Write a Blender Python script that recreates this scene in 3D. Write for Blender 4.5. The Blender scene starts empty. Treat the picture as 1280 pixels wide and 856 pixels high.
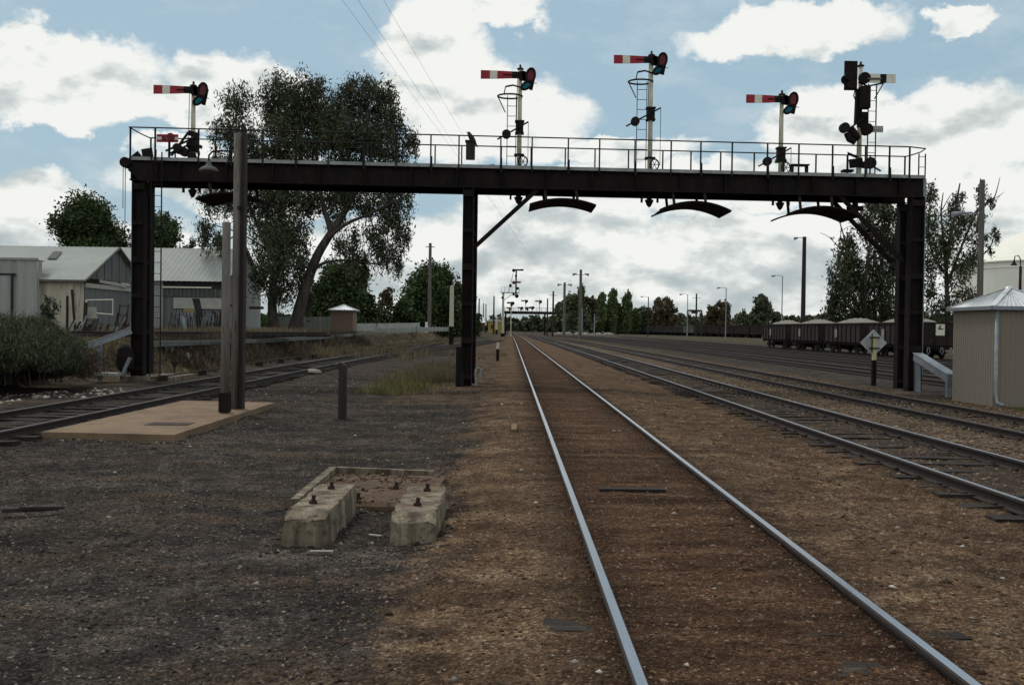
import bpy, math, random
import numpy as np
from mathutils import Vector, Matrix
random.seed(7); rng = np.random.default_rng(11)
SC = bpy.context.scene; COL = SC.collection
# ------------------------------------------------------------------ camera
F = 1200.0; H = 1.94; VPX, VPY = 638.0, 410.0; ROLL = math.radians(0.82)
vy = Vector(((VPX-640)/F, (428-VPY)/F, -1)).normalized()
up = Vector((math.sin(ROLL), math.cos(ROLL), 0)); vz = (up-vy*up.dot(vy)).normalized(); vx = vy.cross(vz)
cam = bpy.data.cameras.new('camera'); co = bpy.data.objects.new('camera', cam); COL.objects.link(co)
R = Matrix((vx, vy, vz)); co.matrix_world = Matrix.Translation((0, 0, H)) @ R.to_4x4()
cam.sensor_width = 36; cam.lens = F/1280*36; cam.clip_end = 9000; cam.clip_start = .05; SC.camera = co
def ray(px, py):
    c = Vector(((px-640)/F, -(py-428)/F, -1)); return R @ c
def at(px, py, Y):
    w = ray(px, py); t = Y/w.y; return Vector((t*w.x, Y, H+t*w.z))
def gnd(px, py, z=0.0):
    w = ray(px, py); t = (z-H)/w.z; return Vector((t*w.x, t*w.y, z))
def X_(px, Y): return (px-VPX)/F*Y
# ------------------------------------------------------------------ materials
MATS = {}
def _nt(name):
    m = bpy.data.materials.new(name); m.use_nodes = True; nt = m.node_tree
    return m, nt, nt.nodes['Principled BSDF']
def ramp(nt, fac, stops, interp='LINEAR'):
    r = nt.nodes.new('ShaderNodeValToRGB'); r.color_ramp.interpolation = interp
    e = r.color_ramp.elements
    while len(e) < len(stops): e.new(.5)
    for i, (p, c) in enumerate(stops):
        e[i].position = p; e[i].color = (*c, 1) if len(c) == 3 else c
    nt.links.new(fac, r.inputs[0]); return r.outputs[0]
def noise(nt, vec, scale, detail=4, rough=.6, col=False):
    n = nt.nodes.new('ShaderNodeTexNoise'); n.inputs['Scale'].default_value = scale
    n.inputs['Detail'].default_value = detail; n.inputs['Roughness'].default_value = rough
    if vec is not None: nt.links.new(vec, n.inputs['Vector'])
    return n.outputs['Color' if col else 'Fac']
def mixc(nt, fac, a, b, mode='MIX'):
    m = nt.nodes.new('ShaderNodeMix'); m.data_type = 'RGBA'; m.blend_type = mode; m.clamp_factor = True
    for k, v in ((0, fac), (6, a), (7, b)):
        if isinstance(v, (int, float)): m.inputs[k].default_value = v
        elif isinstance(v, (tuple, list)): m.inputs[k].default_value = (*v, 1)
        else: nt.links.new(v, m.inputs[k])
    return m.outputs[2]
def mth(nt, op, a, b=None, c=None, clamp=False):
    m = nt.nodes.new('ShaderNodeMath'); m.operation = op; m.use_clamp = clamp
    for i, v in enumerate((a, b, c)):
        if v is None: continue
        if isinstance(v, (int, float)): m.inputs[i].default_value = v
        else: nt.links.new(v, m.inputs[i])
    return m.outputs[0]
def vmth(nt, op, a, b):
    m = nt.nodes.new('ShaderNodeVectorMath'); m.operation = op
    for i, v in enumerate((a, b)):
        if v is None: continue
        if isinstance(v, (tuple, list)): m.inputs[i].default_value = v
        elif isinstance(v, (int, float)): m.inputs[3].default_value = v
        else: nt.links.new(v, m.inputs[i])
    return m
def tc(nt, out='Object', scale=None):
    t = nt.nodes.new('ShaderNodeTexCoord').outputs[out]
    if scale:
        t = vmth(nt, 'MULTIPLY', t, scale).outputs[0]
    return t
def bump(nt, bsdf, h, strength=.5, dist=.02):
    b = nt.nodes.new('ShaderNodeBump'); b.inputs['Strength'].default_value = strength; b.inputs['Distance'].default_value = dist
    nt.links.new(h, b.inputs['Height']); nt.links.new(b.outputs[0], bsdf.inputs['Normal'])
def mat(name, c1, c2=None, scale=6, rough=.8, metal=0, stretch=(1, 1, 1), bmp=.3, dist=.01, c3=None, spec=.3):
    m, nt, b = _nt(name)
    c2 = c2 or tuple(x*.6 for x in c1)
    v = tc(nt, 'Object', stretch)
    n = noise(nt, v, scale, 6, .65)
    col = ramp(nt, n, [(.32, c1), (.68, c2)])
    if c3:
        n2 = noise(nt, v, scale*3.7, 5, .7)
        f = ramp(nt, n2, [(.56, (0, 0, 0)), (.66, (1, 1, 1))])
        col = mixc(nt, f, col, c3)
    nt.links.new(col, b.inputs['Base Color'])
    b.inputs['Roughness'].default_value = rough; b.inputs['Metallic'].default_value = metal
    b.inputs['Specular IOR Level'].default_value = spec
    if bmp: bump(nt, b, noise(nt, v, scale*5, 4, .6), bmp, dist)
    MATS[name] = m; return m
def streaked(m, colr, scale=9, lo=.5, hi=.66):
    nt = m.node_tree; b = nt.nodes['Principled BSDF']; l = b.inputs['Base Color'].links[0].from_socket
    n = noise(nt, tc(nt, 'Object', (1, 1, .12)), scale, 5, .7); f = ramp(nt, n, [(lo, (0,)*3), (hi, (.85,)*3)])
    nt.links.new(mixc(nt, f, l, colr), b.inputs['Base Color'])
def leafmat(name, c1, c2, c3=None):
    m, nt, b = _nt(name)
    g = nt.nodes.new('ShaderNodeNewGeometry').outputs['Random Per Island']
    col = ramp(nt, g, [(0, c1), (.75, c2), (1, c3 or c2)])
    n = noise(nt, tc(nt), .35, 2)
    f = ramp(nt, n, [(.35, (.72, .72, .72)), (.65, (1.25, 1.25, 1.2))])
    nt.links.new(mixc(nt, 1.0, col, f, 'MULTIPLY'), b.inputs['Base Color'])
    b.inputs['Roughness'].default_value = .75; b.inputs['Specular IOR Level'].default_value = .12
    MATS[name] = m; return m
black = mat('tarred_steel', (.007, .0065, .0075), (.02, .013, .011), 3, .85, 0, (1, 1, .4), .5, c3=(.026, .016, .013), spec=.12)
steel = mat('dark_iron', (.011, .010, .011), (.022, .017, .016), 8, .85, spec=.15)
rust = mat('rust', (.042, .024, .018), (.022, .015, .013), 9, .85)
whitep = mat('cream_paint', (.62, .58, .44), (.42, .39, .3), 5, .6, c3=(.2, .16, .11))
whitea = mat('arm_white', (.75, .72, .62), (.6, .57, .47), 7, .5, bmp=.1)
redp = mat('signal_red', (.36, .012, .03), (.24, .01, .02), 5, .45, bmp=.1)
darkred = mat('faded_red', (.16, .012, .02), (.09, .01, .014), 5, .55, bmp=.1)
galv = mat('galvanised', (.3, .33, .35), (.19, .21, .23), 4, .5, .3, c3=(.14, .13, .12))
deckm = mat('deck_grey', (.34, .35, .34), (.2, .21, .2), 3, .8, stretch=(1, 1, 1))
timber = mat('weathered_timber', (.2, .18, .16), (.07, .058, .05), 9, .9, stretch=(1, 1, .07), bmp=.6, c3=(.03, .022, .02))
timberd = mat('dark_timber', (.045, .036, .03), (.02, .016, .014), 8, .9, stretch=(1, 1, .1), bmp=.6)
sleeperm = mat('old_sleeper', (.035, .027, .022), (.012, .01, .009), 7, .95, stretch=(.15, 1, 1), bmp=.9, dist=.02, c3=(.075, .055, .04))
concrete = mat('lichen_concrete', (.3, .245, .175), (.13, .105, .078), 3, .95, bmp=.9, dist=.02, c3=(.04, .032, .025))
streaked(concrete, (.045, .034, .022), 6, .4, .62); streaked(concrete, (.14, .07, .035), 2.3, .55, .7)
slabm = mat('ochre_concrete', (.22, .145, .088), (.13, .09, .058), 1.1, .92, bmp=.5, c3=(.1, .07, .045))
roofm = mat('roof_sheet', (.3, .32, .295), (.24, .255, .235), .5, .75, .0, stretch=(1, 1, 1), c3=(.26, .27, .245))
roofw = mat('roof_zinc', (.62, .64, .65), (.4, .42, .43), 3, .45, .25)
shedw = mat('shed_sheet', (.36, .365, .34), (.23, .24, .225), 1.3, .7, .1, (1, 1, .12), .1)
shedw2 = mat('shed_sheet_pale', (.52, .49, .38), (.33, .31, .25), 1.8, .8, 0, (1, 1, .1), .1, c3=(.13, .09, .06))
sheddk = mat('shed_dark', (.04, .04, .04), (.02, .02, .02), 2, .9)
sheddg = mat('shed_gable', (.17, .18, .175), (.115, .12, .12), 1.5, .7, .1, (1, 1, .15), .1)
hutm = mat('hut_wall', (.25, .215, .17), (.19, .16, .128), 40, .85, bmp=.3)
hutm2 = mat('hut_wall_warm', (.22, .165, .12), (.16, .12, .09), 30, .85)
windowm = mat('dusty_glass', (.085, .1, .085), (.05, .06, .052), 2, .25, bmp=0)
yellowm = mat('yellow_board', (.33, .25, .07), (.22, .17, .06), 3, .7)
boardw = mat('board_white', (.42, .41, .36), (.3, .29, .26), 2, .8)
silom = mat('silo_cream', (.85, .83, .74), (.78, .76, .67), .3, .8, stretch=(1, 1, .3), bmp=.05)
wagonm = mat('wagon_rust', (.035, .022, .02), (.014, .011, .012), 1.4, .9, c3=(.07, .038, .028))
wagong = mat('wagon_grey', (.05, .048, .045), (.022, .02, .02), .8, .9)
loadm = mat('gravel_load', (.26, .25, .215), (.15, .14, .12), 9, .95, bmp=.8, dist=.05)
barkm = mat('gum_bark', (.085, .07, .058), (.03, .024, .02), 2.5, .95, stretch=(1, 1, .25), bmp=.6, dist=.03, c3=(.16, .14, .12))
barkd = mat('dark_bark', (.05, .04, .032), (.025, .02, .017), 3, .95, stretch=(1, 1, .3))
fencew = mat('fence_white', (.4, .41, .38), (.26, .27, .25), .8, .8)
fenceg = mat('fence_grey', (.14, .145, .13), (.08, .085, .075), .8, .9, stretch=(6, 6, .3))
stonew = mat('pale_rubble', (.34, .31, .27), (.1, .09, .08), 5, .9)
brickm = mat('red_brick', (.13, .05, .035), (.07, .03, .025), 6, .9)
signm = mat('sign_back', (.55, .57, .57), (.42, .44, .44), 10, .6)
birdm = mat('bird_black', (.01, .01, .012), (.02, .02, .022), 9, .6)
gum = leafmat('gum_leaves', (.036, .044, .024), (.068, .077, .043), (.11, .118, .068))
gumd = leafmat('gum_leaves_dark', (.03, .038, .02), (.065, .076, .04), (.11, .12, .07))
green = leafmat('green_leaves', (.024, .042, .018), (.06, .09, .034), (.1, .13, .055))
poplar = leafmat('poplar_leaves', (.065, .09, .038), (.105, .135, .055), (.15, .18, .08))
hazegreen = leafmat('far_green_hazed', (.075, .095, .055), (.115, .14, .08), (.15, .175, .1)); hazegum = leafmat('far_gum_hazed', (.06, .07, .045), (.1, .108, .07), (.14, .15, .1))  # far foliage lightened, distance haze put into the leaf colour
brownl = leafmat('brown_leaves', (.06, .052, .03), (.11, .09, .052), (.14, .115, .07))
bushm = leafmat('saltbush', (.034, .045, .02), (.08, .092, .05), (.17, .16, .155))
dryg = leafmat('dry_grass', (.085, .065, .04), (.18, .142, .088), (.3, .245, .16))
grng = leafmat('green_grass', (.07, .07, .022), (.15, .14, .055), (.27, .215, .1))
weedm = leafmat('brown_weeds', (.04, .03, .025), (.08, .06, .048), (.14, .11, .08))
def glassmat(name, c):
    m, nt, b = _nt(name); b.inputs['Base Color'].default_value = (*c, 1); b.inputs['Roughness'].default_value = .12
    b.inputs['Transmission Weight'].default_value = .75; b.inputs['IOR'].default_value = 1.1
    n = noise(nt, tc(nt), 30, 3); nt.links.new(ramp(nt, n, [(.3, c), (.8, tuple(x*.7 for x in c))]), b.inputs['Base Color'])
    return m
glred = glassmat('red_glass', (.07, .004, .012)); glgreen = glassmat('green_glass', (.008, .1, .13))
# rail: polished head / rusty web, by the height on the rail
def railmat(name, shine):
    m, nt, b = _nt(name)
    o = tc(nt); s = nt.nodes.new('ShaderNodeSeparateXYZ'); nt.links.new(o, s.inputs[0])
    g = nt.nodes.new('ShaderNodeNewGeometry'); sn = nt.nodes.new('ShaderNodeSeparateXYZ'); nt.links.new(g.outputs['Normal'], sn.inputs[0])
    top = mth(nt, 'GREATER_THAN', sn.outputs[2], .8)
    hi = mth(nt, 'GREATER_THAN', s.outputs[2], .15)
    f = mth(nt, 'MULTIPLY', top, hi)
    n = noise(nt, vmth(nt, 'MULTIPLY', o, (9, .6, 1)).outputs[0], 4, 4)
    f2 = mth(nt, 'MULTIPLY', f, ramp(nt, n, [(.2, (shine*.75,)*3), (.7, (shine,)*3)]))
    rc = ramp(nt, noise(nt, o, 12, 4), [(.3, (.034, .02, .015)), (.7, (.015, .011, .01))])
    nt.links.new(mixc(nt, f2, rc, (.42, .45, .5)), b.inputs['Base Color'])
    nt.links.new(mth(nt, 'MULTIPLY', f2, .95), b.inputs['Metallic'])
    nt.links.new(mth(nt, 'MULTIPLY_ADD', f2, -.62, .85), b.inputs['Roughness'])
    return m
rail_shiny = railmat('rail_polished', 1.0); rail_mid = railmat('rail_worn', .62); rail_dull = railmat('rail_dull', .14)
# ------------------------------------------------------------------ mesh helpers
class MB:
    def __init__(s): s.v = []; s.f = []; s.mi = []
    def add(s, vs, fs, m=0):
        n = len(s.v); s.v += [tuple(v) for v in vs]; s.f += [tuple(i+n for i in f) for f in fs]; s.mi += [m]*len(fs); return s
    def box(s, c, d, m=0):
        x, y, z = c; a, b, e = d[0]/2, d[1]/2, d[2]/2
        return s.hexa([(x-a, y-b, z-e), (x+a, y-b, z-e), (x+a, y+b, z-e), (x-a, y+b, z-e), (x-a, y-b, z+e), (x+a, y-b, z+e), (x+a, y+b, z+e), (x-a, y+b, z+e)], m)
    def hexa(s, p, m=0):
        return s.add(p, [(0, 3, 2, 1), (4, 5, 6, 7), (0, 1, 5, 4), (1, 2, 6, 5), (2, 3, 7, 6), (3, 0, 4, 7)], m)
    def bar(s, p0, p1, w, h, m=0, upv=(0, 0, 1)):
        p0 = Vector(p0); p1 = Vector(p1); d = (p1-p0).normalized(); u = Vector(upv)
        if abs(d.dot(u)) > .98: u = Vector((0, 1, 0))
        sd = d.cross(u).normalized(); u = sd.cross(d).normalized(); a = sd*w/2; b = u*h/2
        return s.hexa([p0-a-b, p0+a-b, p1+a-b, p1-a-b, p0-a+b, p0+a+b, p1+a+b, p1-a+b], m)
    def tube(s, pts, r, n=8, m=0, cap=True):
        pts = [Vector(p) for p in pts]; rs = r if isinstance(r, (list, tuple)) else [r]*len(pts)
        base = len(s.v); prev = None
        for i, p in enumerate(pts):
            d = (pts[min(i+1, len(pts)-1)]-pts[max(i-1, 0)])
            d = d.normalized() if d.length > 1e-9 else Vector((0, 0, 1))
            if prev is None:
                u = Vector((1, 0, 0)) if abs(d.x) < .9 else Vector((0, 1, 0)); a = d.cross(u).normalized()
            else:
                a = (prev-d*prev.dot(d)); a = a.normalized() if a.length > 1e-6 else d.cross(Vector((1, 0, .3))).normalized()
            prev = a; b = d.cross(a)
            for k in range(n):
                t = 2*math.pi*k/n; s.v.append(tuple(p+a*math.cos(t)*rs[i]+b*math.sin(t)*rs[i]))
        for i in range(len(pts)-1):
            for k in range(n):
                q = base+i*n; s.f.append((q+k, q+(k+1) % n, q+n+(k+1) % n, q+n+k)); s.mi.append(m)
        if cap:
            s.f.append(tuple(base+k for k in reversed(range(n)))); s.mi.append(m)
            q = base+(len(pts)-1)*n; s.f.append(tuple(q+k for k in range(n))); s.mi.append(m)
        return s
    def disc(s, c, r, th, n=16, m=0, axis=(0, 1, 0)):
        a = Vector(axis).normalized()*th/2; c = Vector(c); return s.tube([c-a, c+a], r, n, m)
    def prism(s, poly, off, m=0):    # poly: list of 3D points, extruded by vector off
        poly = [Vector(p) for p in poly]; n = len(poly); o = Vector(off)
        vs = poly+[p+o for p in poly]
        fs = [tuple(range(n)), tuple(reversed(range(n, 2*n)))]+[(i, i+n, (i+1) % n+n, (i+1) % n) for i in range(n)]
        return s.add(vs, fs, m)
    def sheet(s, A, B, C, D, n, amp, m=0, rows=1):  # ribbed sheet: ribs run A->D ; subdivided along A->B
        A, B, C, D = map(Vector, (A, B, C, D)); nr = (B-A).cross(D-A).normalized()
        base = len(s.v)
        for j in range(rows+1):
            for i in range(n+1):
                t = i/n; w = j/rows; p = (A.lerp(B, t)).lerp(D.lerp(C, t), w)
                s.v.append(tuple(p+nr*(amp if (i//2) % 2 else 0)))
        for j in range(rows):
            for i in range(n):
                q = base+j*(n+1)+i; s.f.append((q, q+1, q+n+2, q+n+1)); s.mi.append(m)
        return s
    def lathe(s, c, prof, n=16, m=0):
        c = Vector(c); return s.tube([c+Vector((0, 0, z)) for r, z in prof], [max(r, .001) for r, z in prof], n, m)
    def build(s, name, mats, parent=None, smooth=False, origin=None):
        me = bpy.data.meshes.new(name); o = bpy.data.objects.new(name, me); COL.objects.link(o)
        w = wloc(parent) if parent else Vector(origin or (0, 0, 0))
        me.from_pydata([(a-w.x, b-w.y, c-w.z) for a, b, c in s.v], [], s.f)
        if not isinstance(mats, (list, tuple)): mats = [mats]
        for mm in mats: me.materials.append(mm)
        if len(mats) > 1: me.polygons.foreach_set('material_index', s.mi)
        if smooth: me.polygons.foreach_set('use_smooth', [True]*len(me.polygons))
        me.update()
        if parent: o.parent = parent
        else: o.location = w
        return o
def wloc(o):
    w = Vector((0, 0, 0))
    while o: w = w+o.location; o = o.parent
    return w
def tag(o, label=None, cat=None, group=None, kind=None):
    if label: o['label'] = label
    if cat: o['category'] = cat
    if group: o['group'] = group
    if kind: o['kind'] = kind
    return o
def thing(name, label, cat, loc=(0, 0, 0), group=None):
    o = bpy.data.objects.new(name, None); COL.objects.link(o); o.location = loc; o.empty_display_size = .2
    return tag(o, label, cat, group)
def copy_tree(o, loc=None, parent=None):
    c = o.copy(); COL.objects.link(c)
    if parent: c.parent = parent
    if loc is not None: c.location = loc
    for ch in list(o.children): copy_tree(ch, None, c)
    return c
def fast_quads(name, P, mats, parent=None, origin=None, midx=None, sides=4):
    """P: (N,sides,3) array"""
    N = len(P); me = bpy.data.meshes.new(name); w = wloc(parent) if parent else Vector(origin or (0, 0, 0))
    me.vertices.add(N*sides); me.vertices.foreach_set('co', (P.reshape(-1, 3)-np.array(w)).astype(np.float32).ravel())
    me.loops.add(N*sides); me.loops.foreach_set('vertex_index', np.arange(N*sides, dtype=np.int32))
    me.polygons.add(N); me.polygons.foreach_set('loop_start', np.arange(0, N*sides, sides, dtype=np.int32))
    me.polygons.foreach_set('loop_total', np.full(N, sides, dtype=np.int32))
    me.materials.append(mats); me.update(calc_edges=True)
    o = bpy.data.objects.new(name, me); COL.objects.link(o)
    if parent: o.parent = parent
    else: o.location = w
    return o
# ------------------------------------------------------------------ numpy noise
_perm = rng.random((256, 256))
def vnoise(x, y):
    xi = np.floor(x).astype(int); yi = np.floor(y).astype(int); fx = x-xi; fy = y-yi
    fx = fx*fx*(3-2*fx); fy = fy*fy*(3-2*fy); g = lambda a, b: _perm[a % 256, b % 256]
    return (g(xi, yi)*(1-fx)+g(xi+1, yi)*fx)*(1-fy)+(g(xi, yi+1)*(1-fx)+g(xi+1, yi+1)*fx)*fy-.5
def sm(t): t = np.clip(t, 0, 1); return t*t*(3-2*t)
def gz(x, y):
    x = np.asarray(x, float); y = np.asarray(y, float)
    near = 1/(1+(np.hypot(x, y)/60)**2)
    z = .03*vnoise(x*.9, y*.9)+.035*vnoise(x*2.3+5, y*2.3)*near+.03*vnoise(x*6+9, y*6)*near+.02*vnoise(x*15, y*15+3)*near
    z = z-.01
    # formation under the main line, dirt almost level with the rails
    d = np.abs(x-1.53); z = z*(1-.45*sm((2.0-d)/.5))+.105*sm((3.0-d)/1.5)
    # ballast shoulders of the tracks to the right
    for cx in (6.4, 10.26): z = z+.03*sm((1.9-np.abs(x-cx))/.8)-.012*sm((.7-np.abs(x-cx))/.3)
    z = z+.03*sm((.75-np.abs(x-6.4))/.2)*(.7+vnoise(y*.9,x))+.02*sm((.75-np.abs(x-10.26))/.2)
    z = z+.045*sm((x-7.4)/.4)*sm((9.3-x)/.4)
    d9 = np.abs(x+9.0); z = z+.05*sm((.8-d9)/.12)*(y < 60)*(.8+vnoise(y*.8, x*.7))
    # swale left of the main line and the bank at the left
    sh = 1.9*sm((35-y)/3.); cx = 11.9+sh
    amp = .25+.95*sm((y-17)/12.)
    wob = .8*vnoise(y*.35, x*.05)
    z = z+amp*sm((-x-cx+wob)/(1.8+.8*sm((35-y)/3)))*(1+.25*vnoise(x*.5, y*.5))
    z = np.where(x < -16, np.maximum(z, 1.1*sm((y-25)/10)), z)
    z = z+.07*sm((-9.9-x)/1.0)*sm((x+13)/1)
    return z
def gz1(x, y): return float(gz(np.array([x]), np.array([y]))[0])
def axis(segs):
    out = [segs[0][0]]
    for a, b, s0, s1 in segs:
        x = a
        while x < b-1e-6:
            t = (x-a)/(b-a); st = s0+(s1-s0)*t; x = min(x+st, b); out.append(x)
    return np.array(out)
xs = axis([(-3000, -200, 600, 80), (-200, -30, 20, 1.2), (-30, -13, 1.0, .3), (-13, -6, .3, .12), (-6, 6, .055, .055), (6, 14, .07, .25), (14, 60, .6, 4), (60, 250, 6, 40), (250, 3000, 100, 700)])
ys = axis([(-60, 3, 12, .3), (3, 12, .055, .07), (12, 30, .1, .25), (30, 90, .3, 1.2), (90, 400, 2, 20), (400, 6000, 60, 1500)])
GX, GY = np.meshgrid(xs, ys); GZ = gz(GX, GY)
nx, ny = len(xs), len(ys)
me = bpy.data.meshes.new('ground'); me.vertices.add(nx*ny)
me.vertices.foreach_set('co', np.stack([GX, GY, GZ], -1).astype(np.float32).ravel())
I = (np.arange(ny-1)[:, None]*nx+np.arange(nx-1)[None]).ravel()
Q = np.stack([I, I+1, I+nx+1, I+nx], -1).astype(np.int32); n = len(Q)
me.loops.add(n*4); me.loops.foreach_set('vertex_index', Q.ravel()); me.polygons.add(n)
me.polygons.foreach_set('loop_start', np.arange(0, 4*n, 4, dtype=np.int32)); me.polygons.foreach_set('loop_total', np.full(n, 4, dtype=np.int32))
me.polygons.foreach_set('use_smooth', [True]*n); me.update(calc_edges=True)
# ground material
m, nt, b = _nt('yard_ground')
o = tc(nt); sx = nt.nodes.new('ShaderNodeSeparateXYZ'); nt.links.new(o, sx.inputs[0]); X = sx.outputs[0]; Y = sx.outputs[1]
def band(x, a, b_, w):
    lo = mth(nt, 'DIVIDE', mth(nt, 'SUBTRACT', x, a), w, clamp=True); hi = mth(nt, 'DIVIDE', mth(nt, 'SUBTRACT', b_, x), w, clamp=True)
    return mth(nt, 'MULTIPLY', lo, hi)
n1 = noise(nt, o, .55, 5, .7); n2 = noise(nt, o, 2.2, 5, .7); n3 = noise(nt, o, 9, 4, .7)
Xw = mth(nt, 'ADD', X, mth(nt, 'MULTIPLY', mth(nt, 'SUBTRACT', n1, .5), 1.9)); Xw = mth(nt, 'ADD', Xw, mth(nt, 'MULTIPLY', mth(nt, 'SUBTRACT', n2, .5), .7))
cinder = ramp(nt, n2, [(.3, (.022, .02, .019)), (.5, (.05, .043, .038)), (.7, (.1, .083, .068))])
cinder = mixc(nt, ramp(nt, noise(nt, vmth(nt, 'MULTIPLY', o, (.5, 1.6, 1)).outputs[0], .8, 5, .65), [(.48, (0,)*3), (.68, (.8,)*3)]), cinder, (.085, .06, .041))
brownc = ramp(nt, n2, [(.3, (.052, .031, .02)), (.5, (.116, .074, .046)), (.72, (.2, .141, .09))])
ballst = ramp(nt, n2, [(.3, (.06, .04, .028)), (.5, (.12, .085, .058)), (.72, (.17, .13, .09))])
track = ramp(nt, n2, [(.3, (.035, .026, .02)), (.7, (.09, .07, .052))])
main = ramp(nt, noise(nt, vmth(nt, 'MULTIPLY', o, (.6, 2.6, 1)).outputs[0], 1.6, 5, .7), [(.3, (.04, .021, .013)), (.5, (.09, .05, .03)), (.72, (.15, .094, .056))])
dryc = ramp(nt, n2, [(.3, (.05, .036, .025)), (.5, (.1, .075, .048)), (.7, (.19, .145, .085))])
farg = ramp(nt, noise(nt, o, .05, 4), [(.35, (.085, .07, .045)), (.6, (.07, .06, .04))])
col = cinder
col = mixc(nt, band(Xw, -.95, 9.2, .5), col, brownc)
col = mixc(nt, band(X, .45, 2.6, .25), col, main)
col = mixc(nt, band(Xw, 5.3, 7.5, .3), col, track)
col = mixc(nt, band(Xw, 7.6, 9.3, .25), col, ballst)
col = mixc(nt, band(Xw, 9.2, 11.4, .3), col, track)
col = mixc(nt, mth(nt, 'MULTIPLY', band(Xw, 11.3, 13.4, .5), .6), col, brownc)
lf = mth(nt, 'MULTIPLY', mth(nt, 'DIVIDE', mth(nt, 'SUBTRACT', -11.4, Xw), .8, clamp=True), mth(nt, 'DIVIDE', mth(nt, 'SUBTRACT', Y, 27.), 6., clamp=True))
col = mixc(nt, lf, col, dryc)
patch = mth(nt, 'MULTIPLY', band(Xw, -3.6, -.4, .8), mth(nt, 'DIVIDE', mth(nt, 'SUBTRACT', Y, 22.), 7., clamp=True))
col = mixc(nt, mth(nt, 'MULTIPLY', patch, .75), col, brownc)
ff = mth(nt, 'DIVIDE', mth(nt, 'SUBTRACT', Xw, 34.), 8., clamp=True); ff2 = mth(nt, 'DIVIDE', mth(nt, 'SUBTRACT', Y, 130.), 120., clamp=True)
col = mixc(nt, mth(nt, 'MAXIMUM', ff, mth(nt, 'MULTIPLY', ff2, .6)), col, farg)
gs = mth(nt, 'MULTIPLY', band(Xw, 12.6, 14.6, .6), band(Y, 70., 130., 15.))
col = mixc(nt, mth(nt, 'MULTIPLY', gs, .45), col, (.06, .075, .03))
wv = mth(nt, 'SINE', mth(nt, 'MULTIPLY_ADD', Y, 9.172, mth(nt, 'MULTIPLY', n2, 2.5))); wv = mth(nt, 'MULTIPLY_ADD', wv, .5, .5)
wf = mth(nt, 'MULTIPLY', mth(nt, 'MULTIPLY', wv, band(Xw, .2, 2.9, .3)), ramp(nt, n1, [(.38, (.1,)*3), (.62, (.75,)*3)]))
col = mixc(nt, wf, col, (.035, .02, .014))
for cx_, wd_, am in ((1.53, .42, .6), (6.4, .5, .75), (10.26, .5, .75), (-9., .5, .6)):
    dr = mth(nt, 'ABSOLUTE', mth(nt, 'SUBTRACT', mth(nt, 'ABSOLUTE', mth(nt, 'SUBTRACT', mth(nt, 'MULTIPLY_ADD', mth(nt, 'SUBTRACT', n2, .5), .5, X), cx_)), .85))
    col = mixc(nt, mth(nt, 'MULTIPLY', mth(nt, 'SUBTRACT', 1., mth(nt, 'DIVIDE', dr, wd_), clamp=True), am), col, (.026, .016, .012))
def vor(scale, rnd=1):
    v = nt.nodes.new('ShaderNodeTexVoronoi'); v.inputs['Scale'].default_value = scale; v.inputs['Randomness'].default_value = rnd
    nt.links.new(o, v.inputs['Vector']); return v
va, vb, vc = vor(75), vor(34), vor(13)
def sepx(c):
    s = nt.nodes.new('ShaderNodeSeparateColor'); nt.links.new(c, s.inputs[0]); return s.outputs
ra = sepx(va.outputs['Color']); rb = sepx(vb.outputs['Color']); rc_ = sepx(vc.outputs['Color'])
f = ramp(nt, ra[0], [(0, (.45,)*3), (.55, (.95,)*3), (.9, (1.35,)*3), (1, (2.4,)*3)]); col = mixc(nt, .85, col, f, 'MULTIPLY')
f = ramp(nt, rb[0], [(0, (.6,)*3), (.6, (1.0,)*3), (.95, (1.3,)*3), (1, (2.2,)*3)]); col = mixc(nt, .8, col, f, 'MULTIPLY')
f = ramp(nt, n3, [(.3, (.6,)*3), (.7, (1.3,)*3)]); col = mixc(nt, .8, col, f, 'MULTIPLY')
f = ramp(nt, noise(nt, vmth(nt, 'MULTIPLY', o, (.45, 1.2, 1)).outputs[0], .7, 6, .65), [(.32, (.55,)*3), (.68, (1.35,)*3)]); col = mixc(nt, 1., col, f, 'MULTIPLY')
# sparse pale chips
chip = mth(nt, 'MULTIPLY', mth(nt, 'GREATER_THAN', rb[1], .985), mth(nt, 'LESS_THAN', vb.outputs['Distance'], .35))
col = mixc(nt, mth(nt, 'MULTIPLY', chip, .8), col, (.3, .27, .22))
nt.links.new(col, b.inputs['Base Color']); b.inputs['Roughness'].default_value = 1.; b.inputs['Specular IOR Level'].default_value = .04
hgt = mth(nt, 'ADD', mth(nt, 'MULTIPLY', va.outputs['Distance'], -.35), mth(nt, 'MULTIPLY', vb.outputs['Distance'], -.7))
hgt = mth(nt, 'ADD', hgt, mth(nt, 'MULTIPLY', n3, .8)); hgt = mth(nt, 'ADD', hgt, mth(nt, 'MULTIPLY', rb[2], .5))
bump(nt, b, hgt, .85, .022)
me.materials.append(m); g = bpy.data.objects.new('ground', me); COL.objects.link(g); tag(g, kind='structure')
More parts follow.
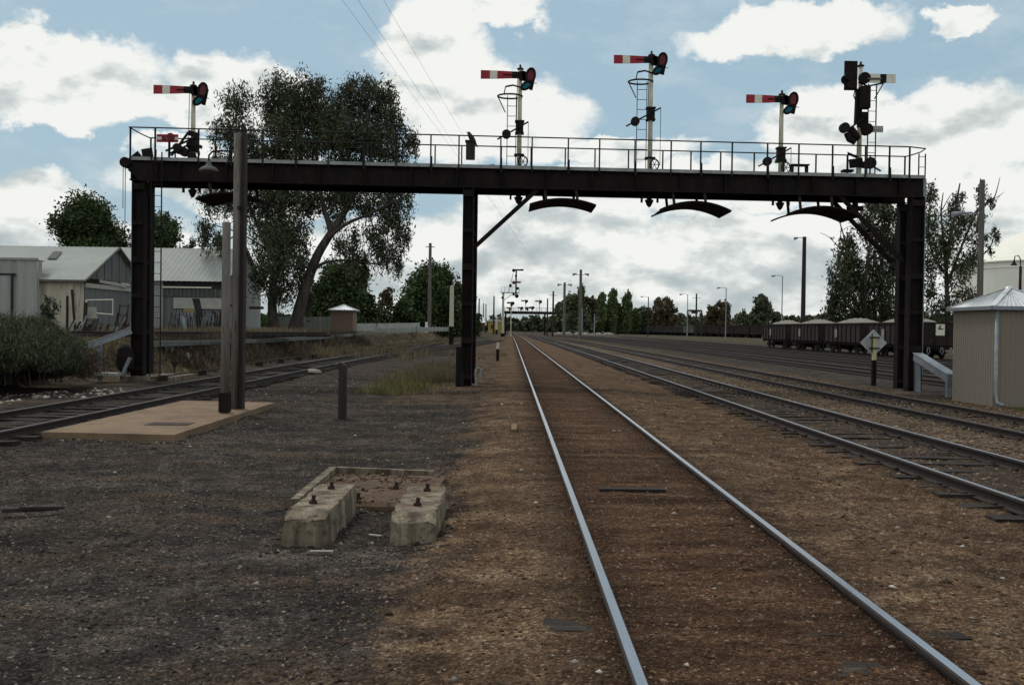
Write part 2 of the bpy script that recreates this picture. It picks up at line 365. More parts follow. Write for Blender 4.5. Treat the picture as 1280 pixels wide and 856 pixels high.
# ------------------------------------------------------------------ loose stones (uncountable)
def stones(name, pts, size, material, label, cat, flat=.6):
    N = len(pts); base = np.array([(1, 0, 0), (-1, 0, 0), (0, 1, 0), (0, -1, 0), (0, 0, 1), (0, 0, -1)], float)
    fc = np.array([(0, 2, 4), (2, 1, 4), (1, 3, 4), (3, 0, 4), (2, 0, 5), (1, 2, 5), (3, 1, 5), (0, 3, 5)])
    s = size*(.45+rng.random((N, 1, 1))**2*1.5); jit = 1+.5*(rng.random((N, 6, 3))-.5)
    V = base[None]*jit*s; V = V+(rng.random((N, 6, 3))-.5)*s*.5; V[:, :, 2] *= flat
    th = rng.random(N)*6.28; c, sn = np.cos(th)[:, None], np.sin(th)[:, None]
    x = V[:, :, 0]*c-V[:, :, 1]*sn; y = V[:, :, 0]*sn+V[:, :, 1]*c; V[:, :, 0] = x; V[:, :, 1] = y
    V += pts[:, None, :]
    me = bpy.data.meshes.new(name); me.vertices.add(N*6); me.vertices.foreach_set('co', V.astype(np.float32).ravel())
    L = (fc[None]+np.arange(N)[:, None, None]*6).astype(np.int32).ravel(); me.loops.add(len(L)); me.loops.foreach_set('vertex_index', L)
    k = N*8; me.polygons.add(k); me.polygons.foreach_set('loop_start', np.arange(0, 3*k, 3, dtype=np.int32)); me.polygons.foreach_set('loop_total', np.full(k, 3, dtype=np.int32))
    me.update(calc_edges=True); me.materials.append(material)
    ob = bpy.data.objects.new(name, me); COL.objects.link(ob); return tag(ob, label, cat, kind='stuff')
def scatter(n, x0, x1, y0, y1, dz=.0, p=2.0):
    y = y0+(y1-y0)*rng.random(n)**p; x = x0+(x1-x0)*rng.random(n); return np.stack([x, y, gz(x, y)+dz], -1)
def stonemat(name, a, b_, c):
    m, nt, bs = _nt(name); g_ = nt.nodes.new('ShaderNodeNewGeometry').outputs['Random Per Island']
    nt.links.new(ramp(nt, g_, [(0, a), (.8, b_), (1, c)]), bs.inputs['Base Color']); bs.inputs['Roughness'].default_value = .95
    bs.inputs['Specular IOR Level'].default_value = .15
    return m
cs = stonemat('cinder_stone', (.017, .016, .016), (.062, .054, .047), (.24, .2, .16)); bs_ = stonemat('dirt_stone', (.035, .02, .013), (.13, .083, .052), (.24, .17, .12))
bls = stonemat('ballast_stone', (.045, .03, .02), (.16, .11, .075), (.27, .21, .15)); pal = stonemat('pale_stone', (.1, .085, .07), (.36, .32, .27), (.55, .52, .46))
stones('cinder_gravel', scatter(60000, -8, -.8, 3.5, 26), .0105, cs, 'black cinders and grit covering the yard left of the main line', 'gravel')
stones('dirt_gravel', np.concatenate([scatter(42000, -1.3, 5.4, 3.2, 24, 0, 1.8)]), .0095, bs_, 'small brown stones in the dirt around the main line', 'gravel')
pb = np.concatenate([scatter(9000, 7.55, 9.3, 9, 50, 0, 1.6), scatter(5500, 5.7, 7.1, 9, 40, -.01, 1.6), scatter(4500, 9.6, 10.9, 12, 45, 0, 1.6), scatter(3500, 11.4, 13.2, 15, 45, 0, 1.5), scatter(1200, 2.9, 5.4, 4, 30, 0, 1.5)])
stones('ballast_stones', pb, .026, bls, 'coarse brown ballast stones between the right hand tracks', 'ballast')
stones('loose_clods', scatter(1500, -1.0, 5.2, 4, 20, 0, 1.4), .02, bs_, 'scattered brown clods and lumps lying beside the rails', 'clods')
q = np.concatenate([scatter(260, -2.15, -1.45, 8.2, 10.2), scatter(260, -1.2, -.5, 8.2, 10.2), scatter(200, -2.4, -.6, 10, 12.5), scatter(900, -7.9, -5.3, 15.6, 16.0), scatter(500, -5.6, -5.35, 15.7, 22.6)]); stones('footing_grit', q, .02, cs, 'dark grit heaped against the concrete footings', 'gravel')
q = scatter(700, -13.4, -10.6, 17, 27, .0, 1); q = q[vnoise(q[:,0]*1.3, q[:,1]*.9) > -.12]; stones('pale_rubble', q, .05, pal, 'pale broken rubble heaped beside the left track under the bush', 'rubble')
stones('pale_chips', np.concatenate([scatter(160, -6, -.5, 5, 40, .005, 1.2), scatter(120, -.6, 5, 5, 40, .005, 1.2), scatter(120, -7.6, -5, 22, 34, .01, 1)]), .02, pal, 'sparse pale stone chips dotted over the dark ground', 'stones')
# ------------------------------------------------------------------ tracks
RP = [(-.07, .02), (-.07, .032), (-.014, .045), (-.012, .12), (-.038, .135), (-.038, .160), (-.028, .17), (.028, .17), (.038, .160), (.038, .135), (.012, .12), (.014, .045), (.07, .032), (.07, .02)]
def rail_mesh(path, material, parent, dz=0., sc=1.):
    mb = MB(); path = [Vector(p) for p in path]; n = len(RP)
    for i, p in enumerate(path):
        d = (path[min(i+1, len(path)-1)]-path[max(i-1, 0)]); d.z = 0; d.normalize(); s = Vector((d.y, -d.x, 0))
        for a, z in RP: mb.v.append(tuple(p+s*a*sc+Vector((0, 0, z+dz))))
    for i in range(len(path)-1):
        for k in range(n):
            q = i*n; mb.f.append((q+k, q+(k+1) % n, q+n+(k+1) % n, q+n+k)); mb.mi.append(0)
    mb.f.append(tuple(range(n))); mb.mi.append(0)
    return mb.build('rail', material, parent)
sleeper_me = []
for k in range(5):
    mb = MB(); j = lambda s=.02: (random.random()-.5)*s
    L = 1.3; N = 6; rr = [(-.125, -.12), (.125, -.12), (.12, .0), (-.12, .0)]
    for i in range(N+1):
        x = -L+2*L*i/N
        for a, z in rr: mb.v.append((x+j(.05), a+j(.035), z+(j(.03) if z > -.1 else 0)))
    for i in range(N):
        for q in range(4): mb.f.append((i*4+q, i*4+(q+1) % 4, i*4+4+(q+1) % 4, i*4+4+q)); mb.mi.append(0)
    mb.f += [(3, 2, 1, 0), (N*4, N*4+1, N*4+2, N*4+3)]; mb.mi += [0, 0]
    o_ = mb.build('sleeper', sleeperm); sleeper_me.append(o_.data); bpy.data.objects.remove(o_)
def make_track(label, pathf, y0, y1, rm, top, first=5.0, nind=60, spacing=.685, zbase=lambda y: 0., fasten=True, stepy=4., start=None):
    c0 = pathf(y0); t = thing('railway_track', label, 'railway track', (c0, y0, zbase(y0)))
    yy = list(np.arange(y0, y1, stepy))+[y1]
    for s in (-1, 1):
        pts = []
        for y in yy:
            dx = (pathf(y+.5)-pathf(y-.5)); nn = Vector((1, -dx, 0)).normalized()
            pts.append(Vector((pathf(y), y, zbase(y)))+nn*s*.85)
        rail_mesh(pts, rm, t)
    y = first; k = 0; rest = []
    w = wloc(t)
    chairs = MB()
    while y < y1:
        dx = pathf(y+.5)-pathf(y-.5); a = math.atan(-dx)
        me_ = random.choice(sleeper_me)
        if k < nind:
            s = bpy.data.objects.new('sleeper', me_); COL.objects.link(s); s.parent = t
            s.location = (pathf(y)-w.x+(random.random()-.5)*.1, y-w.y, top+zbase(y)-w.z+(random.random()-.5)*.02); s.rotation_euler = (0, 0, a+(random.random()-.5)*.035)
        else:
            rest.append((pathf(y), y, top+zbase(y)))
        if fasten and k < 45:
            for s in (-1, 1):
                for e in (-1, 1):
                    chairs.box((pathf(y)+s*.85+e*.1, y+(random.random()-.5)*.06, .045+zbase(y)), (.05, .07, .04))
        y += spacing; k += 1
    if rest:
        mb = MB()
        for x, yy_, z in rest: mb.box((x, yy_, z-.06), (2.6, .24, .12))
        tag(mb.build('sleepers', sleeperm, t), kind='stuff')
    if chairs.v: tag(chairs.build('rail_spikes', rust, t), kind='stuff')
    return t
make_track('main line with two bright polished rails buried in brown dirt', lambda y: 1.535+(.00011*max(0, y-120)**2*-.25), 2.5, 420, rail_shiny, .078, 3.2, 40)
mt_ = [o_ for o_ in bpy.data.objects if o_.name.startswith('railway_track')][0]
for s_k in (-1, 1):
    for kf in range(6):
        yf = 7.5+13.7*kf+(3.1 if s_k > 0 else 0); mb = MB()
        for e_ in (-1, 1):
            mb.box((1.535+s_k*.85+e_*.029, yf, .095), (.022, .62, .06))
            for q_ in (-.22, -.08, .08, .22): mb.box((1.535+s_k*.85+e_*.045, yf+q_, .095), (.02, .035, .035))
        mb.build('fishplate', rust, mt_)
make_track('second track right of the polished main line, worn rails on exposed black sleepers', lambda y: 6.4-.00006*max(0, y-60)**2, 7, 400, rail_mid, .035, 7.3, 75)
make_track('third track from the left of the gantry span, dull rails passing the beige hut', lambda y: 10.26-.00012*max(0, y-45)**2, 11, 330, rail_dull, .03, 11.3, 60)
for i, (x, lab) in enumerate([(17.3, 'rusty yard track just behind the diamond sign'), (21.8, 'rusty yard track second behind the diamond sign'), (26.0, 'rusty yard track directly in front of the loaded wagons'), (30.4, 'yard track that the gravel wagons stand on')]):
    make_track(lab, (lambda x: lambda y: x-.00013*max(0, y-60)**2*(x/17 if x < 29 else 0))(x), 30+6*i, 260, rail_dull, .03, 31+6*i, 0, fasten=False)
make_track('left hand track of black rails curving past the ochre slab', lambda y: -9.0+.0*y, 10, 260, rail_dull, .052, 10.2, 60)
make_track('turnout branch leaving the left track and curving right towards the main line', lambda y: -9.0+.00135*max(0, y-40)**2*(1 if y < 80 else 1) if y < 82 else -9+.00135*42**2+.1134*(y-82)*math.exp(-(y-82)/120), 44, 150, rail_dull, .03, 44.3, 0, fasten=False, stepy=2.)
# old dock siding on the bank
A = Vector((-18.2, 40.5, 1.4)); B = Vector((-11.4, 56, 1.4)); d = (B-A).normalized(); s_ = Vector((d.y, -d.x, 0))
t = thing('dock_siding', 'disused siding of rusty rail on bank in front of the sheds', 'siding', A)
for s in (-.8, .8): rail_mesh([A+s_*s, B+s_*s], rail_dull, t, dz=-.02)
for k in range(22):
    p = A.lerp(B, (k+.5)/22); mb = MB(); mb.bar(p-s_*1.3-Vector((0, 0, .05)), p+s_*1.3-Vector((0, 0, .05)), .24, .13); mb.build('sleeper', sleeperm, t)
# ------------------------------------------------------------------ gantry
def Yf(x): return 31.4+(x+12.4)*.053
def G(x, d, z): return Vector((x, Yf(x)+d, z))
def gp(px, py, d=0.):
    Y = 31.5
    for _ in range(6): p = at(px, py, Y+d); Y = Yf(p.x)
    return p
ZB, ZT = 6.57, 7.24
XL, XR = -12.45, gp(1154, 235).x
gn = thing('signal_gantry', 'long black steel signal gantry with railed walkway spanning all the tracks', 'gantry', G(gp(582, 480).x, .8, 0))
for nm, d0 in (('girder', 0.), ('girder', 1.5)):
    mb = MB()
    mb.bar(G(XL, d0, ZB+.02), G(XR, d0, ZB+.02), .26, .04); mb.bar(G(XL, d0, ZT-.02), G(XR, d0, ZT-.02), .26, .04)
    mb.bar(G(XL, d0, (ZB+ZT)/2), G(XR, d0, (ZB+ZT)/2), .03, ZT-ZB-.04)
    x = XL+.1
    while x < XR:
        mb.bar(G(x, d0-.09, ZB+.04), G(x, d0-.09, ZT-.04), .03, .16); x += 1.5
    mb.build(nm, black, gn)
mb = MB(); x = XL+.6
while x < XR: mb.bar(G(x, .13, ZB+.25), G(x, 1.37, ZB+.25), .1, .14); x += 1.9
mb.build('cross_beams', black, gn)
mb = MB(); n_ = 15
for i in range(n_):
    a = XL+.05+(XR-XL-.1)*i/n_; c = XL+.05+(XR-XL-.1)*(i+1)/n_
    mb.bar(G(a, .75, ZT+.035), G(c-.012, .75, ZT+.035), 1.75, .05)
mb.build('deck', deckm, gn)
mb = MB(); mb.bar(G(XL, -.14, ZT+.03), G(XR, -.14, ZT+.03), .012, .11); mb.build('deck_edge', deckm, gn)
RZ = 8.27
fpx = [196, 250, 290, 330, 371, 411.5, 455, 496, 539, 574, 626, 665, 710, 749, 793, 838, 875, 914, 958, 997, 1039, 1080, 1110, 1135]
fx = [XL+.04]+[gp(p, 190).x for p in fpx]
bx_ = [x for i, x in enumerate(fx) if i not in (1, 3, 6)]+[XR+.02]
for i, x in enumerate(fx):
    mb = MB(); mb.bar(G(x, -.15, ZT-.12), G(x, -.15, RZ), .045, .055)
    if i % 2 == 1: mb.bar(G(x+.03, -.2, ZT-.16), G(x+.03, -.16, ZT+.32), .05, .03)
    mb.build('stanchion', steel, gn)
for x in bx_:
    mb = MB(); mb.bar(G(x, 1.62, ZT), G(x, 1.62, RZ), .045, .05); mb.build('stanchion', steel, gn)
mb = MB(); mb.tube([G(XL, -.15, RZ), G((XL+XR)/2, -.15, RZ), G(gp(1135, 190).x, -.15, RZ), G(XR+.1, .1, RZ), G(XR+.2, .7, RZ), G(XR+.1, 1.5, RZ), G(XR, 1.62, RZ)], .022, 6); mb.build('handrail', steel, gn)
mb = MB(); mb.tube([G(XL, -.15, RZ), G(XL, .7, RZ-.02), G(XL, 1.62, RZ), G((XL+XR)/2, 1.62, RZ), G(XR, 1.62, RZ)], .022, 6); mb.build('handrail', steel, gn)
def hpost(x, d, z0, w, dep, name='leg'):
    mb = MB(); z1 = ZB
    mb.bar(G(x-w/2+.02, d, z0), G(x-w/2+.02, d, z1), .04, dep); mb.bar(G(x+w/2-.02, d, z0), G(x+w/2-.02, d, z1), .04, dep)
    mb.bar(G(x, d, z0), G(x, d, z1), w-.08, .03)
    for k in range(6): z = z0+.3+k*(z1-z0-.5)/5; mb.bar(G(x-w/2+.01, d-dep/2, z), G(x+w/2-.01, d-dep/2, z), .02, .2 if k % 2 else .12)
    return mb.build(name, black, gn)
xl = gp(178, 350).x; xm = gp(584.5, 350).x; xr = gp(1143, 350).x
hpost(xl-.12, .05, .15, .4, .3); hpost(xl-.36, 1.5, .15, .28, .3)
hpost(xm, .0, .0, .36, .4); hpost(xm+.1, 1.5, .0, .3, .3)
hpost(xr, .0, -.1, .47, .4); hpost(xr+.18, 1.5, -.05, .34, .34)
mb = MB(); mb.bar(G(xm-.22, .03, -.1), G(xm-.22, .03, 1.3), .26, .22); mb.bar(G(xm-.12, -.3, -.1), G(xm-.12, -.3, .45), .1, .06); mb.build('stub_plate', steel, gn)
mb = MB(); mb.tube([G(xm+.32, -.1, 0), G(xm+.3, -.12, .5), G(xm+.34, -.1, .62), G(xm+.5, -.1, .55), G(xm+.45, -.1, .3)], .035, 8); mb.build('conduit', galv, gn)
mb = MB(); p = gp(592, 310); q = gp(672, 237); mb.bar(G(p.x, 0, p.z), G(q.x, 0, q.z), .14, .14); mb.build('knee_brace', black, gn)
for dd in (0., .9):
    mb = MB(); p = gp(1128, 326); q = gp(1048, 243); mb.bar(G(p.x, dd, p.z), G(q.x, dd, q.z), .06, .15); mb.bar(G(p.x-.08, dd+.1, p.z+.15), G(q.x-.08, dd+.1, q.z+.12), .05, .1); mb.build('knee_brace', black, gn)
def ladder(pl, pr, z0, z1, d, parent, m_, step=.33, r=.014, name='ladder', fl=None):
    mb = MB()
    for x in (pl, pr): mb.bar(G(x, d, z0), G(x, d, z1), r*2, .05)
    z = z0+.2
    while z < z1: mb.tube([G(pl, d, z), G(pr, d, z)], r*.8, 5); z += step
    return mb.build(name, m_, parent)
ladder(gp(191.5, 350).x, gp(204.5, 350).x, .1, ZB+.9, -.25, gn, steel, .36)
ladder(gp(1155, 350).x-.05, gp(1165, 350).x-.1, -.05, RZ-.1, .5, gn, steel, .36)
mb = MB(); xx = gp(164.5, 350).x; mb.bar(G(xx, .1, .9), G(xx, .1, ZT), .1, .08); mb.build('cable_duct', galv, gn)
mb = MB(); xx = gp(1153, 350).x; mb.bar(G(xx, .1, .55), G(xx, .1, ZT), .18, .1); mb.build('cable_duct', galv, gn)
# end cheek and hanging ends at the left
mb = MB(); mb.disc(G(XL-.1, -.1, ZT-.12), .17, .3, 14); mb.prism([G(XL-.02, -.16, ZT-.1), G(XL-.02, -.16, ZB+.3), G(XL+.35, -.16, ZB-.02), G(XL+.9, -.16, ZB-.02), G(XL+.9, -.16, ZT-.1)], (0, .03, 0)); mb.build('end_cheek', black, gn)
mb = MB()
for k, L in ((-.2, 1.4), (-.13, 2.3)): mb.tube([G(XL+k, -.1, ZT-.2), G(XL+k, -.1, ZT-.2-L)], .012, 5)
mb.build('hanging_wires', steel, gn)
# concrete feet
for x, d, w, dp, nm in ((xl-.05, .75, 1.7, 2.3, 0),):
    mb = MB(); c = G(x, d, .0); mb.box((c.x+(.35 if x < 0 else 0), c.y, .05), (w, dp, .3)); mb.build('footing', concrete if x < 0 else concrete, gn)
# deck bits: vent stub with bird, bent plate
p = gp(588, 199, .75); st = thing('deck_stub_post', 'short dark timber stub post standing on the gantry deck above the middle leg', 'post', p)
mb = MB(); mb.box((p.x, p.y, p.z+.28), (.3, .3, .58)); mb.box((p.x, p.y, p.z+.59), (.36, .36, .05)); mb.build('stub', timberd, st)
bt = Vector((p.x-.03, p.y, p.z+.61))
mb = MB(); mb.tube([bt+Vector((-.08, 0, .3)), bt+Vector((-.05, 0, .29)), bt+Vector((.0, 0, .2)), bt+Vector((.06, 0, .1)), bt+Vector((.13, 0, .02)), bt+Vector((.2, 0, -.09)), bt+Vector((.27, 0, -.2))], [.012, .05, .075, .095, .07, .035, .02], 10)
mb.tube([bt+Vector((-.07, 0, .3)), bt+Vector((-.13, 0, .285))], [.018, .004], 6)
mb.tube([bt+Vector((.03, -.03, .08)), bt+Vector((.02, -.03, -.01))], .008, 5); mb.tube([bt+Vector((.03, .03, .08)), bt+Vector((.02, .03, -.01))], .008, 5)
bo = mb.build('bird', birdm, None, True, bt); tag(bo, 'black bird perched on the timber stub above the middle leg', 'bird')
p = gp(180, 200, .3); mb = MB(); mb.bar(p+Vector((-.35, 0, -.15)), p+Vector((-.05, 0, .1)), .5, .03, upv=(0, 1, 0)); mb.bar(p+Vector((-.05, 0, .1)), p+Vector((.3, 0, .16)), .5, .03, upv=(0, 1, 0)); tag(mb.build('bent_plate', steel, None, origin=p), 'bent dark plate lying at the left end of the gantry deck', 'plate')
p = gp(607, 199, .4); p.z = ZT+.13; mb = MB(); mb.bar(p+Vector((-.3, 0, -.06)), p+Vector((.3, 0, .04)), .4, .02); tag(mb.build('pale_plate', deckm, None, origin=p), 'pale flat plate lying on the deck left of the second signal', 'plate')
p = gp(999, 213, .5); tb = thing('small_table', 'small dark bench on the gantry deck beside the fourth signal', 'bench', (p.x, p.y, ZT+.06))
mb = MB(); mb.box((p.x, p.y, ZT+.43), (.62, .35, .04)); mb.build('bench_top', steel, tb)
for sx_ in (-.25, .25):
    mb = MB(); mb.box((p.x+sx_, p.y, ZT+.235), (.04, .3, .35)); mb.build('leg', steel, tb)
# ------------------------------------------------------------------ semaphores
def finial(mb, c):
    mb.lathe(c, [(.11, -.02), (.12, .02), (.05, .05), (.03, .09), (.045, .12), (.01, .16)], 10)
def semaphore(label, mpx, ty, ax0, ay, weight, winch, lad=None, ringy=None, lensd=(1, 1), wside=-1, spec=(21, 0)):
    top = gp(mpx, ty, .6); x = top.x; root = thing('semaphore_signal', label, 'railway signal', G(x, .6, ZT+.06), 'semaphore signals along the gantry')
    yy = top.y; Z = lambda py: gp(mpx, py, .6).z
    mb = MB(); mb.tube([(x, yy, ZT+.06), (x, yy, top.z-.08)], [.085, .065], 12); mb.build('mast', whitep, root, True)
    mb = MB(); finial(mb, (x, yy, top.z-.1)); mb.build('finial', rust, root)
    mb = MB(); mb.tube([(x, yy, ZB), (x, yy, ZB-.18), (x, yy, ZB-.19), (x, yy, ZB-.38), (x, yy, ZB-.44)], [.09, .09, .16, .08, .02], 8)
    mb.box((x, yy-.1, ZB-.1), (.8, .07, .05)); mb.box((x-.27, yy-.1, ZB-.2), (.07, .07, .18)); mb.box((x+.27, yy-.1, ZB-.2), (.07, .07, .18)); mb.build('mast_foot', steel, root)
    za = Z(ay); xt = gp(ax0, ay, .6).x; L = x-xt; ya = yy-.13
    # arm, outer end red, white band, red
    mb = MB(); hh = .145
    def seg(a, c, ha, hc, m_): mb.prism([(a, ya, za-ha), (c, ya, za-hc), (c, ya, za+hc), (a, ya, za+ha)], (0, -.025, 0), m_)
    seg(xt, xt+.29*L*.8, hh, hh*.97, 0); seg(xt+.29*L*.8, xt+.29*L*.8+.25, hh*.97, hh*.93, 1); seg(xt+.29*L*.8+.25, x-.28, hh*.93, hh*.8, 0); seg(x-.28, x+.02, hh*.8, hh*.8, 2)
    mb.bar((xt+.75, ya-.035, za), (x-.05, ya-.035, za), .02, .035, 2)
    arm = mb.build('arm', [redp, whitea, steel], root)
    # casting with two lenses
    mb = MB(); mb.disc((x+.08, ya, za-.02), .17, .06, 16); c1 = Vector((x+.35, ya-.02, za-.01)); c2 = Vector((x+.22, ya-.02, za-.34))
    def ring(c, rx, rz, tilt, n=18):
        pts = []
        for k in range(n+1):
            a = 2*math.pi*k/n; u, w = rx*math.cos(a), rz*math.sin(a); pts.append(c+Vector((u*math.cos(tilt)-w*math.sin(tilt), 0, u*math.sin(tilt)+w*math.cos(tilt))))
        return pts
    mb.tube(ring(c1, .145, .24, -.15), .04, 6); mb.tube(ring(c2, .2, .11, .65), .04, 6)
    mb.prism([(x+.02, ya-.03, za+.12), (x+.25, ya-.03, za+.08), (x+.24, ya-.03, za-.2), (x+.1, ya-.03, za-.2)], (0, .05, 0))
    mb.tube([(x+.42, ya, za-.25), (x+.56, ya, za-.27)], .012, 5); mb.bar((x+.47, ya+.05, za+.05), (x+.36, ya+.05, za-.48), .05, .12)
    sp = mb.build('spectacle', black, root)
    def lens(c, rx, rz, tilt, m_, nm):
        mb = MB(); r_ = ring(c, rx, rz, tilt, 18)[:-1]; mb.prism(r_, (0, .012, 0)); mb.build(nm, m_, sp)
    lens(c1, .13, .22, -.15, darkred if lensd[0] else glred, 'red_lens'); lens(c2, .18, .09, .65, glgreen, 'green_lens')
    # rod and lever
    if weight:
        (wx, wy), (ex, ey) = weight
        a = gp(wx, wy, .45); c = gp(ex, ey, .45); dd = (c-a).normalized()
        mb = MB(); mb.bar(a-dd*.35, c, .04, .05); mb.build('lever', steel, root)
        mb = MB(); mb.disc(a, .15, .16, 16); mb.build('counterweight', steel, root)
        mc = Vector((x, yy, (a.z+c.z)/2+.05)); mb = MB(); mb.box(mc, (.26, .26, .34)); mb.box((mc.x, mc.y, mc.z+.2), (.32, .3, .05)); mb.box((mc.x, mc.y, mc.z-.2), (.3, .3, .05)); mb.build('lever_bracket', steel, root)
        mb = MB(); mb.tube([c, (c.x, c.y, ZT+.3)], .01, 5); mb.tube([(x-.11, ya, mc.z), (x-.09, ya, za-.1)], .012, 5); mb.build('pull_rod', steel, root)
    if winch:
        mb = MB(); c = Vector((x+.13, yy-.2, ZT+.32)); mb.tube(ring(c, .15, .18, 0), .025, 6)
        for k in range(3): a = k*math.pi/3; v = Vector((math.cos(a)*.15, 0, math.sin(a)*.17)); mb.tube([c-v, c+v], .012, 5)
        mb.build('winch_wheel', steel, root)
        mb = MB(); mb.box((x, yy, ZT+.56), (.34, .3, .06)); mb.box((x, yy, ZT+.1), (.36, .3, .07)); mb.build('mast_collar', steel, root)
    if lad:
        a, c = (gp(q_, 160, .6).x for q_ in lad); z1 = gp(lad[0], ringy+8, .6).z
        mb = MB()
        for xx in (a, c): mb.tube([(xx, yy+.1, ZT+.06), (xx, yy+.1, z1+.15)], .014, 5)
        z = ZT+.2
        while z < z1+.1: mb.tube([(a, yy+.1, z), (c, yy+.1, z)], .011, 5); z += .34
        mb.build('ladder', steel, root)
        zr = gp(mpx, ringy, .6).z; mb = MB(); rc = Vector(((a+c)/2-.07, yy, zr-.13))
        mb.tube([rc+Vector((.42*math.cos(t_), .34*math.sin(t_), 0)) for t_ in np.linspace(.2, 6.1, 16)], .03, 6)
        mb.tube([rc+Vector((-.15, -.3, .25)), rc+Vector((.1, -.3, .3)), rc+Vector((.4, -.1, .27))], .03, 6); mb.tube([rc+Vector((-.15, -.3, .25)), rc+Vector((-.2, -.3, 0))], .02, 6)
        mb.tube([rc+Vector((-.42, 0, 0)), rc+Vector((-.15, 0, -.55))], .018, 5); mb.build('safety_hoop', steel, root)
    return root
s1 = semaphore('first red arm signal from the left, with red and white subsidiary arm beside it', 242, 104, 193, 114, ((223, 187), (243, 178)), True)
s2 = semaphore('red arm signal with ladder, second from left, by the middle gantry leg', 650.5, 83, 601, 95.5, ((633, 168), (660.5, 152.5)), True, (634, 645), 116)
s3 = semaphore('tallest red arm signal with ladder, in the centre of the right span', 814.5, 66, 767, 76.5, ((794, 152), (826, 135)), True, (796.5, 808.5), 98)
s4 = semaphore('short red arm signal without ladder, fourth from left, beside the small bench', 977.5, 115, 932, 125.5, ((959, 202), (989, 185)), True)
# extra gear round the first signal
c = gp(229, 186, .45); mb = MB(); mb.disc(gp(230, 190, .4), .15, .2, 14); mb.disc(gp(222, 185, .3), .14, .2, 14); mb.disc(gp(240, 196, .3), .15, .05, 14); mb.build('counterweight', steel, s1)
mb = MB(); mb.bar(gp(214, 195, .3), gp(236, 165, .3), .05, .07); mb.bar(gp(207, 189, .3), gp(235, 176, .3), .04, .06); mb.bar(gp(212, 178, .35), gp(212, 203, .35), .04, .04); mb.bar(gp(219, 186, .35), gp(219, 203, .35), .04, .04); mb.bar(gp(236, 166, .5), gp(248, 170, .5), .2, .16); mb.bar(gp(234, 180, .5), gp(252, 184, .5), .2, .1); mb.build('lever_gear', steel, s1)
p = gp(209, 173, .25); sb = thing('subsidiary_signal', 'small red and white banner arm low at the left end of the gantry', 'railway signal', (p.x, p.y, ZT+.06))
mb = MB(); a = gp(195.5, 173, .25); c = gp(223, 173, .25)
for z0, z1_, m_ in ((-.13, -.045, 0), (-.045, .045, 1), (.045, .13, 0)): mb.prism([(a.x, p.y, p.z+z0), (c.x, p.y, p.z+z0), (c.x, p.y, p.z+z1_), (a.x, p.y, p.z+z1_)], (0, .02, 0), m_)
mb.build('arm', [redp, whitea], sb)
mb = MB(); mb.disc((p.x+.12, p.y-.03, p.z+.04), .13, .05, 14); mb.disc((p.x-.1, p.y-.03, p.z), .07, .04, 12); mb.build('spectacle', darkred, sb)
mb = MB(); mb.bar((p.x+.05, p.y+.06, ZT+.06), (p.x+.05, p.y+.06, p.z+.1), .06, .06); mb.build('post', steel, sb)
# fifth signal seen from behind
top = gp(1076, 80, .6); x, yy = top.x, top.y
s5 = thing('backed_signal', 'cluttered signal seen from behind with square black backboard at the right end', 'railway signal', G(x, .6, ZT+.06), 'semaphore signals along the gantry')
Pp = lambda px, py, d=.5: gp(px, py, d)
mb = MB(); mb.tube([(x, yy, ZT+.06), (x, yy, top.z-.08)], [.09, .07], 12); mb.build('mast', whitep, s5, True)
mb = MB(); finial(mb, (x, yy, top.z-.08)); mb.build('finial', steel, s5)
def rect(px0, py0, px1, py1, d, th, m_, nm, par, extra=None):
    a = gp(px0, py1, d); c = gp(px1, py0, d); mb = MB(); mb.box(((a.x+c.x)/2, a.y, (a.z+c.z)/2), (c.x-a.x, th, c.z-a.z))
    if extra: extra(mb)
    return mb.build(nm, m_, par)
def bk(mb):
    for p in (Pp(1062, 95, .4), Pp(1065, 106, .38)): mb.disc(p, .16, .14, 16)
    mb.disc(Pp(1057.5, 100, .55), .17, .05, 16)
rect(1055, 77, 1071.5, 113, .5, .05, black, 'backboard', s5, bk)
rect(1074, 109, 1086.5, 136, .4, .3, black, 'relay_box', s5)
mb = MB(); mb.disc(Pp(1080.5, 98), .2, .14, 14); mb.bar(Pp(1074, 112), Pp(1072, 155), .22, .16); mb.box(Pp(1078, 150), (.3, .25, .5)); mb.bar(Pp(1063, 160, .3), Pp(1085, 144, .3), .05, .06); mb.build('upper_mechanism', black, s5); mb = MB()
mb.bar(Pp(1062, 205), Pp(1078, 203), .1, .3); mb.bar(Pp(1060, 192), Pp(1072, 197), .05, .08); mb.bar(Pp(1074, 206), Pp(1090, 207), .2, .2); mb.build('mechanism', black, s5); mb = MB(); mb.tube([Pp(1070, 108), Pp(1067, 120), Pp(1071, 129)], .02, 6); mb.build('cable', black, s5); mb = MB(); mb.box(Pp(1059, 214), (.35, .3, .08)); mb.bar(Pp(1060, 190, .5), Pp(1060, 213, .5), .03, .03); mb.build('crank_base', black, s5)
mb = MB(); mb.disc(Pp(1055.5, 160, .3), .17, .2, 16); mb.build('counterweight', steel, s5)
mb = MB(); mb.disc(Pp(1088, 204, .3), .2, .1, 16); mb.bar(Pp(1080, 202, .28), Pp(1101, 214, .28), .04, .05); mb.build('counterweight', steel, s5)
mb = MB(); mb.tube([Pp(1058, 166, .3), Pp(1062, 174, .3), Pp(1069, 178, .3)], [.1, .12, .1], 10); mb.tube([Pp(1062, 160, .3), Pp(1069, 170, .3), Pp(1074, 174, .3)], [.13, .15, .08], 10); mb.disc(Pp(1083, 162, .5), .2, .25, 14); mb.build('spectacle', black, s5)
mb = MB(); a = Pp(1083, 98.5); c = Pp(1118, 98.5); L = c.x-a.x; z = a.z; y_ = a.y-.06
